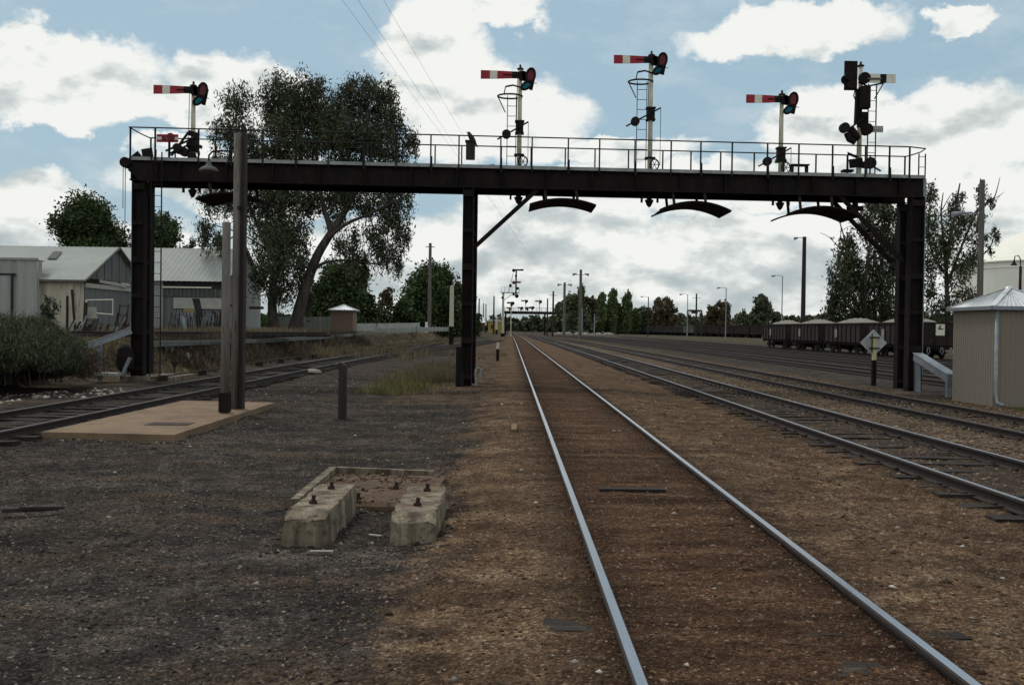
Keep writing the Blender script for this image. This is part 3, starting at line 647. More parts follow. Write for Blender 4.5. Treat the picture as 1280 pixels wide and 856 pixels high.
for u0, u1, m_ in ((0, .46, 0), (.46, .68, 1), (.68, 1, 0)): mb.prism([(a.x+L*u0, y_, z-.15), (a.x+L*u1, y_, z-.15), (a.x+L*u1, y_, z+.15), (a.x+L*u0, y_, z+.15)], (0, .025, 0), m_)
mb.bar((a.x, y_-.02, z-.02), (a.x+L*.5, y_-.02, z-.02), .03, .06, 2); mb.build('arm', [whitea, steel, timber], s5)
mb = MB(); a = Pp(1085, 162); c = Pp(1102.5, 162); mb.box(((a.x+c.x)/2, y_, a.z), (c.x-a.x, .025, .22)); mb.box(((a.x+c.x)/2, y_-.02, a.z), (c.x-a.x, .03, .05)); mb.build('small_arm', boardw, s5)
ladder(gp(1084.5, 170, .8).x, gp(1094.5, 170, .8).x, ZT+.06, gp(1090, 105, .8).z, .8, s5, steel, .36)
mb = MB(); mb.tube([Pp(1093, 124, .8), Pp(1104, 105)], .02, 5); mb.tube([Pp(1073, 103), Pp(1085, 108), Pp(1105, 104)], .03, 5); mb.build('stay', steel, s5)
mb = MB(); mb.tube([(x-.1, yy, ZB), (x-.1, yy, ZB-.25), (x-.1, yy, ZB-.27), (x-.1, yy, ZB-.4)], [.1, .1, .3, .25], 10); mb.build('mast_foot', black, s5)
# ------------------------------------------------------------------ smoke deflectors
def deflector(label, px0, px1, pyc, pye, ha, hb, tl=0.):
    a = gp(px0, pye); c = gp(px1, pye); ctr = gp((px0+px1)/2, pyc); zc = ctr.z; rise = zc-(a.z+c.z)/2
    root = thing('smoke_deflector', label, 'smoke deflector', (ctr.x, ctr.y+.8, zc), 'curved smoke deflectors hung under the gantry'); mb = MB(); n = 14
    W = (c.x-a.x)/2; y0, y1 = ctr.y-.35, ctr.y+1.55
    for i in range(n+1):
        u = -1+2*i/n; xx = ctr.x+u*W; z = zc-rise*u*u+tl*u
        for y, dz in ((y0, 0), (y1, 0), (y1, .03), (y0, .03)): mb.v.append((xx, y, z+dz))
    for i in range(n):
        for k in range(4): mb.f.append((i*4+k, i*4+(k+1) % 4, i*4+4+(k+1) % 4, i*4+4+k)); mb.mi.append(0)
    mb.f += [(3, 2, 1, 0), (n*4, n*4+1, n*4+2, n*4+3)]; mb.mi += [0, 0]
    # stiffening lips on front and back
    for y in (y0+.001, y1-.001):
        for i in range(n):
            u0, u1 = -1+2*i/n, -1+2*(i+1)/n; f_ = lambda u: Vector((ctr.x+u*W, y, zc-rise*u*u+tl*u+.035)); mb.bar(f_(u0), f_(u1), .03, .05)
    mb.build('hood', black, root)
    for px in (ha, hb):
        for d in (-.1, 1.3):
            p = gp(px, 250); u = (p.x-ctr.x)/W; mb = MB(); mb.bar((p.x, ctr.y+d+.05, zc-rise*u*u+tl*u+.02), (p.x-.06, ctr.y+d+.05, ZB+.02), .09, .04); mb.build('hanger', rust, root)
deflector('curved black hood hanging over the left track, partly behind the timber poles', 248, 330, 244, 252, 264, 309)
deflector('curved black hood hanging over the polished main line', 662, 744, 251.5, 259, 683, 722)
deflector('curved black hood hanging over the second track under the tallest signal', 823, 911, 255, 266, 843, 882)
deflector('curved black hood hanging over the third track at the right brace', 980, 1070, 261, 272, 1001, 1040)
# ------------------------------------------------------------------ slab, poles, plinth, posts
sl = thing('concrete_slab', 'ochre concrete slab beside the left track carrying timber poles', 'slab', (-6.62, 19.2, 0))
mb = MB(); mb.prism([(-7.75, 15.9, -.1), (-5.5, 15.75, -.1), (-5.52, 22.6, -.1), (-7.75, 22.8, -.1)], (0, 0, .21)); mb.build('slab', slabm, sl)
mb = MB(); mb.box((-6.15, 17.4, .113), (.75, .45, .012)); mb.build('cover_plate', rust, sl)
p = gnd(281, 516, .11); tp = at(281, 278, p.y)
po = thing('short_pole', 'shorter weathered timber pole on the ochre slab, the left one', 'pole', p); mb = MB(); mb.tube([p, (p.x, p.y, 2), (p.x, p.y, tp.z)], [.095, .09, .085], 12); mb.build('shaft', timber, po, True)
mb = MB(); mb.box((p.x, p.y, .33), (.205, .2, .4)); mb.build('foot_band', black, po)
p = gnd(295, 511, .11); tp = at(300, 167, p.y)
po = thing('tall_lamp_pole', 'tall split timber pole on the ochre slab carrying a grey lamp shade', 'lamp pole', p)
mb = MB(); mb.tube([p+Vector((-.03,0,0)), (p.x-.025, p.y, 3), (p.x-.02, p.y, tp.z)], [.088, .084, .08], 12); mb.build('shaft', timber, po, True)
mb = MB(); mb.bar((p.x+.105, p.y+.05, p.z), (p.x+.11, p.y+.05, tp.z-.02), .08, .16); mb.bar((p.x+.155, p.y, p.z), (p.x+.16, p.y, tp.z-.02), .02, .2); mb.build('steel_channel', timberd, po)
mb = MB(); z = at(300, 323.5+61, p.y).z; mb.box((p.x+.42, p.y, z), (.3, .05, .06)); mb.build('step', rust, po)
mb = MB(); mb.box((p.x+.05, p.y, at(300, 260, p.y).z+0), (.05, .26, .06)); mb.box((p.x-.14, p.y, at(290, 382, p.y).z), (.18, .04, .05)); mb.build('step', rust, po)
L = at(261, 205, p.y); hp = at(290, 189, p.y)
mb = MB(); mb.tube([hp, (L.x+.25, L.y, hp.z), (L.x+.07, L.y, hp.z-.02), (L.x, L.y, hp.z-.1), (L.x, L.y, L.z-.0)], .02, 8); mb.tube([(hp.x-.1, hp.y, hp.z-.3), (hp.x-.03, hp.y, hp.z-.02), (hp.x+.1, hp.y, hp.z+.22)], .02, 6); mb.build('lamp_arm', steel, po)
mb = MB(); mb.lathe((L.x, L.y, L.z-.14), [(.2, -.02), (.21, 0), (.15, .06), (.07, .1), (.05, .16), (.05, .2)], 18); mb.build('lamp_shade', fenceg, po, True)
# plinth
pl = thing('machine_plinth', 'old concrete plinth of two blocks with rusty bolts beside main line', 'plinth', (-1.4, 10, 0))
def rough_block(x0, x1, y0, y1, z1, mat_, nm, sl_=.04, seed=1):
    rr = random.Random(seed); mb = MB(); nx_, ny_, nz_ = 6, 14, 5; idx = {}
    def V(i, j, k):
        if (i, j, k) not in idx:
            u, v, w = i/nx_, j/ny_, k/nz_; x_ = x0+(x1-x0)*u; y_ = y0+(y1-y0)*v; z_ = -.1+(z1+.1)*w
            x_ += (u-.5)*-.05*w; y_ += (.05*w if v < .1 else 0)
            e = (i in (0, nx_))+(j in (0, ny_))+(k == nz_)
            a = .008 if e < 2 else .03
            if k == nz_ and j == 0: z_ -= .055
            x_ += rr.uniform(-a, a)*.6; y_ += rr.uniform(-a, a)*.6; z_ += rr.uniform(-a, a*.3)*.5
            idx[(i, j, k)] = len(mb.v); mb.v.append((x_, y_, z_))
        return idx[(i, j, k)]
    def q(a, b_, c, d_): mb.f.append((V(*a), V(*b_), V(*c), V(*d_))); mb.mi.append(0)
    for i in range(nx_):
        for k in range(nz_): q((i, 0, k), (i+1, 0, k), (i+1, 0, k+1), (i, 0, k+1)); q((i+1, ny_, k), (i, ny_, k), (i, ny_, k+1), (i+1, ny_, k+1))
        for j in range(ny_): q((i, j, nz_), (i+1, j, nz_), (i+1, j+1, nz_), (i, j+1, nz_))
    for j in range(ny_):
        for k in range(nz_): q((0, j+1, k), (0, j, k), (0, j, k+1), (0, j+1, k+1)); q((nx_, j, k), (nx_, j+1, k), (nx_, j+1, k+1), (nx_, j, k+1))
    return mb.build(nm, mat_, pl)
rough_block(-2.0, -1.58, 8.42, 10.1, .28, concrete, 'block', seed=3); rough_block(-1.06, -.62, 8.42, 10.0, .28, concrete, 'block', seed=5)
rustc = mat('rusty_concrete', (.06, .03, .019), (.12, .08, .05), 3.5, .95, bmp=.9, dist=.02, c3=(.035, .022, .018))
rough_block(-2.2, -.78, 10.12, 12.2, .06, rustc, 'rear_pad', seed=8)
mb = MB(); mb.bar((-2.26, 10.15, .0), (-2.25, 12.3, .03), .09, .2); mb.bar((-2.2, 12.29, .03), (-.95, 12.27, .0), .09, .2); mb.build('kerb', concrete, pl)
for bx, by in ((-1.82, 8.95), (-1.8, 9.75), (-.84, 8.9), (-.82, 9.7), (-1.62, 10.35), (-1.3, 11.1)):
    mb = MB(); z = .27 if by < 10 else .055; mb.tube([(bx, by, z), (bx, by, z+.035)], .04, 6); mb.tube([(bx, by, z+.03), (bx+.008, by, z+.085)], .02, 8); mb.build('bolt', rust, pl)
mb = MB()
for k in range(13):
    x_ = random.uniform(-2.1, -1.2); y_ = random.uniform(11.6, 12.15) if k % 3 else random.uniform(10.2, 12); r_ = random.uniform(.01, .03); mb.tube([(x_, y_, .05), (x_+.01, y_, .06+r_*1.2)], [r_, r_*.6], 5)
tag(mb.build('debris', rust, pl), kind='stuff')
pp_ = np.stack([rng.uniform(-2.15, -.85, 700), rng.uniform(10.15, 12.15, 700), np.full(700, .062)], -1); pp_ = pp_[vnoise(pp_[:, 0]*3, pp_[:, 1]*3) > .02]
stones('pad_grit', pp_, .016, bs_, 'brown grit lying on the rear pad of the concrete plinth', 'gravel')
# dark marker post
p = gnd(428, 523, .0); po = thing('marker_post', 'dark square timber post standing alone in the cinders', 'post', p)
mb = MB(); mb.box((p.x, p.y, .5), (.16, .14, 1.12)); mb.prism([(p.x-.08, p.y-.07, 1.06), (p.x+.08, p.y-.07, 1.06), (p.x+.08, p.y-.07, 1.10), (p.x-.03, p.y-.07, 1.17), (p.x-.08, p.y-.07, 1.17)], (0, .14, 0)); mb.build('post_shaft', timberd, po)
def two_tone(name, label, cat, px, pyb, pyt, pys, w, zg=0., lamp=False, mt=whitep):
    p = gnd(px, pyb, zg); tz = at(px, pyt, p.y).z; sz = at(px, pys, p.y).z; po = thing(name, label, cat, p)
    mb = MB(); mb.tube([(p.x, p.y, sz), (p.x, p.y, tz)], [w/2, w*.42], 8); mb.build('upper_shaft', mt, po)
    mb = MB(); mb.tube([(p.x, p.y, zg-.1), (p.x, p.y, sz)], w/2*1.04, 8); mb.build('black_base', black, po)
    return po, p, tz
two_tone('lineside_post', 'short post with cream top and black base left of the main line', 'post', 622, 452, 428, 436, .17)
po, p, tz = two_tone('signal_post', 'cream post with black base and gooseneck lamp beyond the middle leg', 'post', 564, 431, 357, 408, .5)
mb = MB(); mb.tube([(p.x-.1, p.y, tz), (p.x-.1, p.y, tz+.9), (p.x+.1, p.y, tz+1.4), (p.x+.5, p.y, tz+1.5), (p.x+.8, p.y, tz+1.2), (p.x+.8, p.y, tz+1.0)], .04, 6); mb.build('lamp_arm', steel, po)
mb = MB(); mb.lathe((p.x+.8, p.y, tz+.75), [(.22, 0), (.1, .15), (.05, .3)], 10); mb.build('lamp_shade', steel, po)
# diamond sign
p = gnd(1092, 482, 0.); sg = thing('diamond_sign', 'diamond sign seen from behind on a cream and black post', 'sign', p)
c = at(1094, 428.5, p.y); s2_ = at(1092, 450, p.y).z
mb = MB(); mb.box((p.x, p.y, (s2_+c.z+.22)/2), (.13, .11, c.z+.22-s2_)); mb.build('cream_shaft', mat('yellowed_paint', (.72, .62, .36), (.55, .47, .28), 6, .6), sg)
mb = MB(); mb.box((p.x-.005, p.y, (s2_-.1)/2), (.15, .13, s2_+.1)); mb.build('black_base', black, sg)
r = .5; mb = MB(); mb.prism([(p.x-r, p.y+.09, c.z), (p.x, p.y+.09, c.z-r), (p.x+r, p.y+.09, c.z), (p.x, p.y+.09, c.z+r)], (0, .015, 0)); mb.build('panel', signm, sg)
mb = MB()
for dz in (-.2, .2): mb.box((p.x, p.y-.07, c.z+dz), (.34, .02, .05)); mb.box((p.x-.15, p.y+.0, c.z+dz), (.04, .16, .04)); mb.box((p.x+.15, p.y, c.z+dz), (.04, .16, .04))
mb.box((p.x-.1, p.y-.03, c.z+.0), (.03, .03, .7)); mb.build('bracket', rust, sg)
# cable troughs left and right of the gantry
tr = thing('cable_trough', 'sloping galvanised cable trough at the left gantry leg', 'cable trough', G(xl-1, -.3, .2)); a = at(97, 437, 30.6); c = at(164, 413, 31.2)
mb = MB(); mb.bar(a, c, .25, .2); mb.bar(a+Vector((0, 0, .11)), c+Vector((0, 0, .11)), .3, .02); mb.build('trough', galv, tr)
q = at(125.5, 430, 30.8); mb = MB(); mb.box((q.x, q.y, (q.z-.05)/2+.05), (.11, .11, q.z-.05)); mb.build('support', galv, tr)
q = at(157, 452, 31.2); mb = MB(); mb.lathe((q.x, q.y, q.z-.35), [(.12, 0), (.28, .15), (.3, .5), (.22, .8), (.08, .9)], 12); bb = mb.build('cable_coil', black, None, origin=(q.x, q.y, q.z-.35)); tag(bb, 'dark bundle of coiled cable hung at the foot of left gantry leg', 'cable coil')
a = at(155, 470, 31.0); mb = MB(); mb.bar(a+Vector((-.05, 0, 0)), a+Vector((.2, 0, .6)), .15, .1); tag(mb.build('galvanised_elbow', galv, None, origin=a), 'short galvanised duct elbow under the coil at left gantry foot', 'duct')
a = at(140, 467, 31.0); mb = MB(); mb.box((a.x-.1, a.y-.2, a.z-.0), (.85, .6, .08)); tag(mb.build('pit_lid', fencew, None, origin=a), 'pale flat pit lid beside the left gantry footing', 'pit lid')
tr = thing('cable_trough', 'sloping galvanised cable trough between right gantry leg and beige hut', 'cable trough', G(xr+.3, .2, 0)); a = at(1147, 446, 32.3); c = at(1190, 473, 29.5)
mb = MB(); mb.bar(a, c, .28, .24); mb.bar(a+Vector((0, 0, .13)), c+Vector((0, 0, .13)), .33, .02); mb.bar(c, c+Vector((.5, 0, 0)), .28, .24); mb.build('trough', galv, tr)
mb = MB(); mb.box((c.x-.1, c.y, c.z/2), (.14, .12, c.z)); mb.build('support', galv, tr)
mb = MB(); a2 = at(1147, 452, 32.3); b2 = at(1160, 492, 31.5); mb.prism([(a2.x-.02, a2.y, a2.z), (a2.x+.1, a2.y, a2.z), (b2.x+.1, a2.y, b2.z), (a2.x-.0, a2.y, b2.z)], (0, .25, 0)); mb.build('down_leg', galv, tr)
# long pipe trough on the bank
tr = thing('long_trough', 'long grey cable trough running along the grassy bank', 'cable trough', (-13.1, 35, 1.1)); P_ = []
for px, py in ((186, 430), (260, 428), (330, 426), (400, 422), (450, 418), (490, 415), (528, 412)):
    Yq = -13.1*1200/(px-638); P_.append(at(px, py, Yq))
mb = MB()
for a, c in zip(P_, P_[1:]): mb.bar(a, c, .25, .2)
mb.build('trough', fenceg, tr)
for i in range(len(P_)-1):
    for k in range(3):
        p = P_[i].lerp(P_[i+1], k/3); mb = MB(); mb.box((p.x, p.y, p.z-.4), (.1, .1, .7)); mb.build('support', galv, tr)
# small ground gear left: point rodding, ground disc, dwarf box
mb = MB(); pts = [(-11.2, y_, .22+.05*(y_ > 40)) for y_ in range(30, 96, 3)]; mb.tube(pts, .03, 5)
rd = thing('point_rodding', 'rusty point rodding with rollers alongside the left track', 'rodding', (-11.2, 30, .2)); mb.build('rod', rust, rd)
for y_ in range(31, 95, 4): mb = MB(); mb.box((-11.2, y_, .16), (.3, .12, .2)); mb.build('roller_stand', rust, rd)
p = gnd(218, 470, .1); gd = thing('point_lever', 'small rusty point lever stand beside the left track near the ladder foot', 'lever', p)
mb = MB(); mb.box((p.x, p.y, .15), (.3, .3, .1)); mb.tube([(p.x, p.y, .15), (p.x, p.y, .55)], .03, 6); mb.build('stand', rust, gd); mb = MB(); mb.prism([(p.x-.16, p.y, .62), (p.x+.16, p.y, .62), (p.x+.03, p.y, .4), (p.x-.05, p.y, .4)], (0, .06, 0)); mb.build('handle', rust, gd)
p = at(232, 450, 38); gd = thing('dwarf_box', 'small pale ground box on the bank behind the ladder', 'box', p); mb = MB(); mb.box((p.x, p.y, p.z-.05), (.26, .2, .5)); mb.tube([(p.x+.12, p.y-.11, p.z), (p.x+.12, p.y-.11, p.z+.3)], .05, 8); mb.build('casing', fencew, gd); mb = MB(); mb.box((p.x, p.y, p.z+.2), (.3, .24, .03)); mb.build('lid', galv, gd)
# timber offcuts and litter near the camera
p = gnd(643, 537, .1); mb = MB(); mb.bar(p+Vector((-.01, -.45, .02)), p+Vector((0, .5, .02)), .1, .07); tag(mb.build('timber_offcut', mat('new_timber', (.2, .13, .07), (.12, .075, .04), 8, .9), None, origin=p), 'short pale timber offcut lying left of the main line', 'timber offcut')
p = gnd(40, 640, .02); mb = MB(); mb.bar(p+Vector((-.25, -.08, .03)), p+Vector((.22, .1, .03)), .07, .04); mb.bar(p+Vector((-.1, -.06, .05)), p+Vector((.3, .05, .04)), .03, .03); tag(mb.build('broken_stick', timberd, None, origin=p), 'broken dark stick lying in the cinders at far left', 'stick')
p = gnd(790, 613, .1); mb = MB(); mb.box((p.x, p.y, .112), (.75, .14, .03)); tag(mb.build('exposed_sleeper_edge', sleeperm, None, origin=p), 'black strip of sleeper timber showing in dirt between the polished rails', 'timber strip')
p = gnd(391, 465, .05); mb = MB(); mb.lathe((p.x, p.y, .03), [(.35, 0), (.3, .1), (.12, .14)], 9); tag(mb.build('white_rock', pal, None, origin=p), 'single white lump lying beside near rail of the left track', 'rock')
for px, py, dx, dy in ((469, 670, .06, -.03), (402, 690, .1, 0)):
    p = gnd(px, py, .02); mb = MB(); mb.bar(p+Vector((-dx, -dy, .01)), p+Vector((dx, dy, .012)), .025, .008); tag(mb.build('litter_strip', boardw, None, origin=p), 'white litter strip lying between the two plinth blocks' if px > 450 else 'white litter strip in front of left plinth block', 'litter')
# ------------------------------------------------------------------ huts
def hut(label, x0, x1, y0, y1, zg, ze, zp, px_apex=None, pitch=.1, pipe=True, wm=hutm, ov=.13):
    root = thing('relay_hut', label, 'hut', ((x0+x1)/2, (y0+y1)/2, zg)); nn = lambda L: max(8, int(L/pitch*4)//4*4)
    mb = MB()
    for A_, B_ in (((x0, y0), (x1, y0)), ((x1, y0), (x1, y1)), ((x1, y1), (x0, y1)), ((x0, y1), (x0, y0))):
        L = math.dist(A_, B_); mb.sheet((*A_, zg), (*B_, zg), (*B_, ze), (*A_, ze), nn(L), .018)
    mb.build('wall', wm, root)
    mb = MB(); cx, cy = (x0+x1)/2, (y0+y1)/2; X0, X1, Y0, Y1 = x0-ov, x1+ov, y0-ov, y1+ov; rz = .0
    cs_ = [(X0, Y0), (X1, Y0), (X1, Y1), (X0, Y1)]
    for i in range(4):
        a, c = cs_[i], cs_[(i+1) % 4]; L = math.dist(a, c); mb.sheet((*a, ze), (*c, ze), (cx, cy, zp), (cx, cy, zp), nn(L)*1, .02, rows=1)
    ro = mb.build('roof', roofw, root)
    mb = MB()
    for a in cs_: mb.bar((*a, ze+.02), (cx, cy, zp+.025), .14, .02)
    mb.lathe((cx, cy, zp), [(.12, 0), (.08, .05), (.01, .07)], 8); mb.build('ridge_cap', roofw, ro)
    mb = MB()
    for i in range(4):
        a, c = cs_[i], cs_[(i+1) % 4]; mb.bar((*a, ze-.03), (*c, ze-.03), .09, .1)
    mb.build('gutter', galv, root)
    if pipe:
        mb = MB(); mb.tube([(x0+.03, y0-.06, ze-.05), (x0+.03, y0-.06, zg+.35), (x0+.06, y0-.1, zg+.12), (x0+.14, y0-.28, zg+.05)], .05, 10); mb.build('downpipe', galv, root, True)
    return root
p = gnd(1241, 507, .03)
hut('beige ribbed metal hut with white roof and downpipe at right edge', p.x, p.x+2.0, p.y, p.y+2.4, .0, 2.7, 3.26, pitch=.13)
p = gnd(431, 417, 1.2); Yh = 90
a = at(413, 417, Yh); c = at(441, 417, Yh); hut('small beige hut with white roof beside the big gum tree', a.x, c.x, Yh, Yh+2.3, 1.0, at(425, 387.5, Yh).z, at(426, 381, Yh+1.2).z, pitch=.3, pipe=False, wm=hutm2, ov=.2)
# ------------------------------------------------------------------ sheds
def wallp(mb, a, c, z0, z1, pitch=.35, m_=0, amp=.04):
    L = math.dist(a, c); mb.sheet((*a, z0), (*c, z0), (*c, z1), (*a, z1), max(4, int(L/pitch)*2), amp, m_)
# shed A
Y0 = 60.; xc = at(105, 400, Y0).x; ze = at(105, 347, Y0).z; D = 9.4; zr = at(145, 311, Y0+4.7).z; xA = at(46.5, 380, 59.45).x+.03
sa = thing('corrugated_shed', 'pale gable shed with rust streaked side wall and grey gable, left of the leg', 'shed', (xc-6, Y0+4.7, 1.0))
mb = MB(); wallp(mb, (xA-.1, Y0), (xc, Y0), .8, ze); mb.build('side_wall', shedw2, sa)
mb = MB(); zb = at(130, 353.5, Y0+2).z
wallp(mb, (xc, Y0), (xc, Y0+D), .8, zb-.35); mb.build('lower_gable_wall', sheddg, sa)
mb = MB(); n_ = 16
for i in range(n_):
    u0, u1 = i/n_, (i+1)/n_; h_ = lambda u: ze+(zr-ze)*(1-abs(2*u-1)); mb.add([(xc+.03*(i % 2), Y0+D*u0, min(ze, h_(u0))-.0), (xc+.03*(i % 2), Y0+D*u1, min(ze, h_(u1))), (xc+.03*(i % 2), Y0+D*u1, h_(u1)), (xc+.03*(i % 2), Y0+D*u0, h_(u0))], [(0, 1, 2, 3)])
mb.build('gable', sheddg, sa)
mb = MB(); mb.bar((xc+.08, Y0, zb-.25), (xc+.08, Y0+D, zb-.25), .1, .28); mb.bar((xc+.1, Y0+2, zb+.1), (xc+.2, Y0+6, zb-.05), .08, .2); mb.build('beam', boardw, sa)
mb = MB()
for k in range(9): y_ = Y0+4.5+k*.55; mb.box((xc-.2-random.random()*.3, y_, zb+.15+random.random()*.3), (.4, .6, .35+random.random()*.3))
mb.build('stacked_sheets', whitea, sa)
mb = MB(); mb.box(((xc+xA)/2-.1, Y0+D/2, (zb+.8)/2), (xc-xA-.4, D-.4, zb-1.2)); mb.build('interior', sheddk, sa)
mb = MB(); ro_ = .35
mb.sheet((xc-16, Y0-ro_, ze-.17), (xc+.25, Y0-ro_, ze-.17), (xc+.25, Y0+D/2, zr+.03), (xc-16, Y0+D/2, zr+.03), 300, .018); mb.sheet((xc+.25, Y0+D+ro_, ze-.17), (xc-16, Y0+D+ro_, ze-.17), (xc-16, Y0+D/2, zr+.03), (xc+.25, Y0+D/2, zr+.03), 160, .018)
ra_ = mb.build('roof', roofm, sa)
mb = MB(); mb.bar((xc+.28, Y0-ro_, ze-.17), (xc+.28, Y0+D/2, zr+.05), .1, .12); mb.bar((xc+.28, Y0+D/2, zr+.05), (xc+.28, Y0+D+ro_, ze-.17), .1, .12); mb.bar((xA, Y0-ro_-.05, ze-.22), (xc+.28, Y0-ro_-.05, ze-.22), .1, .12); mb.build('trim', fenceg, sa)
a = at(60, 326, Y0+1.2); sl_ = (zr-ze)/(D/2)
pp = []
for px, py in ((59, 326), (70, 326), (78, 317), (67, 317)):
    pY = Y0+(2.6 if py > 320 else 3.8); pp.append((at(px, py, pY).x, pY, ze+(pY-Y0)*sl_+.1))
mb = MB(); mb.prism(pp, (0, 0, .03)); mb.build('skylight', fenceg, sa)
# shed B
Y1 = 59.45; xb = at(46.5, 380, Y1).x; zt = at(47, 325, Y1).z
sb_ = thing('skillion_shed', 'tall grey flat fronted shed with sliding door at far left edge', 'shed', (xb-4, Y1, 1.0))
mb = MB(); wallp(mb, (xb-10, Y1), (xb, Y1), .8, zt, .3); wallp(mb, (xb, Y1), (xb, Y1+.5), .8, zt-.05, .1); mb.build('wall', shedw, sb_)
mb = MB(); mb.bar((xb-10, Y1-.05, zt+.05), (xb+.06, Y1-.05, zt+.05), .12, .14); mb.sheet((xb-10, Y1, zt), (xb+.05, Y1, zt), (xb+.05, Y1+1.5, zt-.02), (xb-10, Y1+1.5, zt-.02), 60, .03); mb.build('roof', roofm, sb_)
mb = MB(); dz = at(15, 344, Y1).z; dx = at(15, 380, Y1).x; mb.box((dx-1.6, Y1-.1, (dz+.9)/2), (3.2, .08, dz-.9)); dd_ = mb.build('sliding_door', shedw, sb_)
mb = MB(); mb.box((dx-1.5, Y1-.12, dz+.05), (3.5, .14, .12)); mb.box((dx+.04, Y1-.1, (dz+.9)/2), (.1, .12, dz-.9)); mb.build('door_track', sheddk, dd_)
# shed C
Y0 = 76.; xc = X_(283, Y0)-.15; D = 11.; ze = at(240, 349.5, Y0).z; zr = at(300, 312, Y0+5.5).z; xw = xc-26
sc_ = thing('long_shed', 'long shed with pale roof and strip of dusty windows behind ladder', 'shed', (xc-10, Y0+5, 1.0))
mb = MB(); mb.box((xc-13, Y0+.1, (at(240, 361, Y0).z+ze)/2), (26, .1, ze-at(240, 361, Y0).z)); mb.build('fascia', sheddk, sc_)
zwa, zwb = at(240, 371.5, Y0).z, at(240, 361, Y0).z
xa_ = at(204, 360, Y0).x
nw = 7
for i in range(nw):
    x0_, x1_ = xa_+(xc-xa_)*i/nw, xa_+(xc-xa_)*(i+1)/nw
    mb = MB(); mb.box(((x0_+x1_)/2, Y0+.05, (zwa+zwb)/2), (x1_-x0_-.02, .03, zwb-zwa)); w_ = mb.build('window', windowm, sc_)
    mb = MB(); mb.box((x0_, Y0+.0, (zwa+zwb)/2), (.06, .08, zwb-zwa)); mb.box(((x0_+x1_)/2, Y0+.02, (zwa+zwb)/2), (.04, .05, zwb-zwa)); mb.build('frame', sheddg, w_)
mb = MB(); z_ = at(240, 359.3, Y0-.1).z; mb.box(((xa_+at(265, 360, Y0).x)/2, Y0-.12, z_), (at(265, 360, Y0).x-xa_, .1, .11)); mb.build('white_rail', whitea, sc_)
mb = MB(); zlb = at(240, 386, Y0).z; xl2 = at(217, 380, Y0).x
mb.box(((xl2+xc)/2, Y0+.0, (zwa+zlb)/2-.02), (xc-xl2, .08, zwa-zlb-.06)); mb.build('white_panels', boardw, sc_)
mb = MB(); mb.box(((at(230, 390, Y0).x+xc-2)/2, Y0-.02, zlb-.18), (xc-2-at(230, 390, Y0).x, .06, .34)); mb.build('yellow_board', yellowm, sc_)
mb = MB(); wallp(mb, (xa_-2.5, Y0-.02), (xa_, Y0-.02), .7, ze-.05, .3); mb.build('left_panel', shedw, sc_)
mb = MB(); wallp(mb, (xa_, Y0+.12), (xc, Y0+.12), .7, zwa, .3); wallp(mb, (xw, Y0+.12), (xa_+.1, Y0+.12), .7, ze, .3); mb.build('lower_wall', sheddg, sc_)
mb = MB(); mb.box((xc-13.2, Y0+D/2+.2, (ze+.7)/2), (26, D-.6, ze-.9)); mb.build('interior', sheddk, sc_)
mb = MB(); n_ = 20
for i in range(n_):
    u0, u1 = i/n_, (i+1)/n_; h_ = lambda u: ze+(zr-ze)*(1-abs(2*u-1)); oa, ob = .04*(i % 2), .04*((i+1) % 2); mb.add([(xc+oa, Y0+D*u0, .7), (xc+ob, Y0+D*u1, .7), (xc+ob, Y0+D*u1, h_(u1)), (xc+oa, Y0+D*u0, h_(u0))], [(0, 1, 2, 3)])
mb.build('gable_wall', shedw, sc_)
mb = MB(); mb.sheet((xw, Y0-.4, ze-.15), (xc+.3, Y0-.4, ze-.15), (xc+.3, Y0+D/2, zr+.03), (xw, Y0+D/2, zr+.03), 260, .02); mb.sheet((xc+.3, Y0+D+.3, ze-.15), (xw, Y0+D+.3, ze-.15), (xw, Y0+D/2, zr+.03), (xc+.3, Y0+D/2, zr+.03), 260, .02); mb.build('roof', roofm, sc_)
# junk by the sheds
def junk(name, label, cat, f, mt, pos):
    mb = MB(); f(mb); o_ = mb.build(name, mt, None, origin=pos); return tag(o_, label, cat)
Yj = 56.5
for k, (px, t0, lean, lab) in enumerate([(84, 370, .0, 'tallest thin'), (95, 362, -.25, 'leaning'), (105, 378, .1, 'thick')]):
    a = at(px, 412, Yj); tz = at(px, t0, Yj).z
    junk('steel_stake', f'{lab} rusty stake standing in the scrap by the pale shed', 'stake', lambda mb: mb.bar((a.x, a.y, .9), (a.x+lean, a.y, tz), .12+.08*(k == 2), .1), rust, a)
a = at(108, 375, Yj+1); c = at(141, 391, Yj+1)
fr = thing('pipe_rack', 'white pipe frame propped in front of the grey gable', 'frame', (a.x, a.y, 1.1))
mb = MB(); mb.tube([(a.x, a.y, 1.0), (a.x, a.y, a.z), (c.x, a.y, a.z+.05), (c.x, a.y, c.z-.1), (a.x, a.y, c.z)], .045, 6); mb.build('pipe_frame', whitea, fr)
a = at(151, 411, Yj); tz = at(150, 380, Yj).z; tr_ = thing('hand_trolley', 'rusty upright hand trolley frame beside the left gantry leg', 'trolley', (a.x, a.y, 1.1))
mb = MB()
for dx in (-.25, .25): mb.tube([(a.x+dx, a.y, 1.1), (a.x+dx+.15, a.y+.1, tz)], .035, 6)
for k in range(4): z = 1.3+k*(tz-1.3)/3.2; mb.tube([(a.x-.22+.04*k, a.y, z), (a.x+.28+.04*k, a.y, z)], .03, 6)
mb.build('trolley_frame', rust, tr_); mb = MB(); mb.disc((a.x-.3, a.y, 1.25), .18, .06, 12, axis=(1, 0, 0)); mb.disc((a.x+.3, a.y, 1.25), .18, .06, 12, axis=(1, 0, 0)); mb.build('wheels', rust, tr_)
mb = MB()
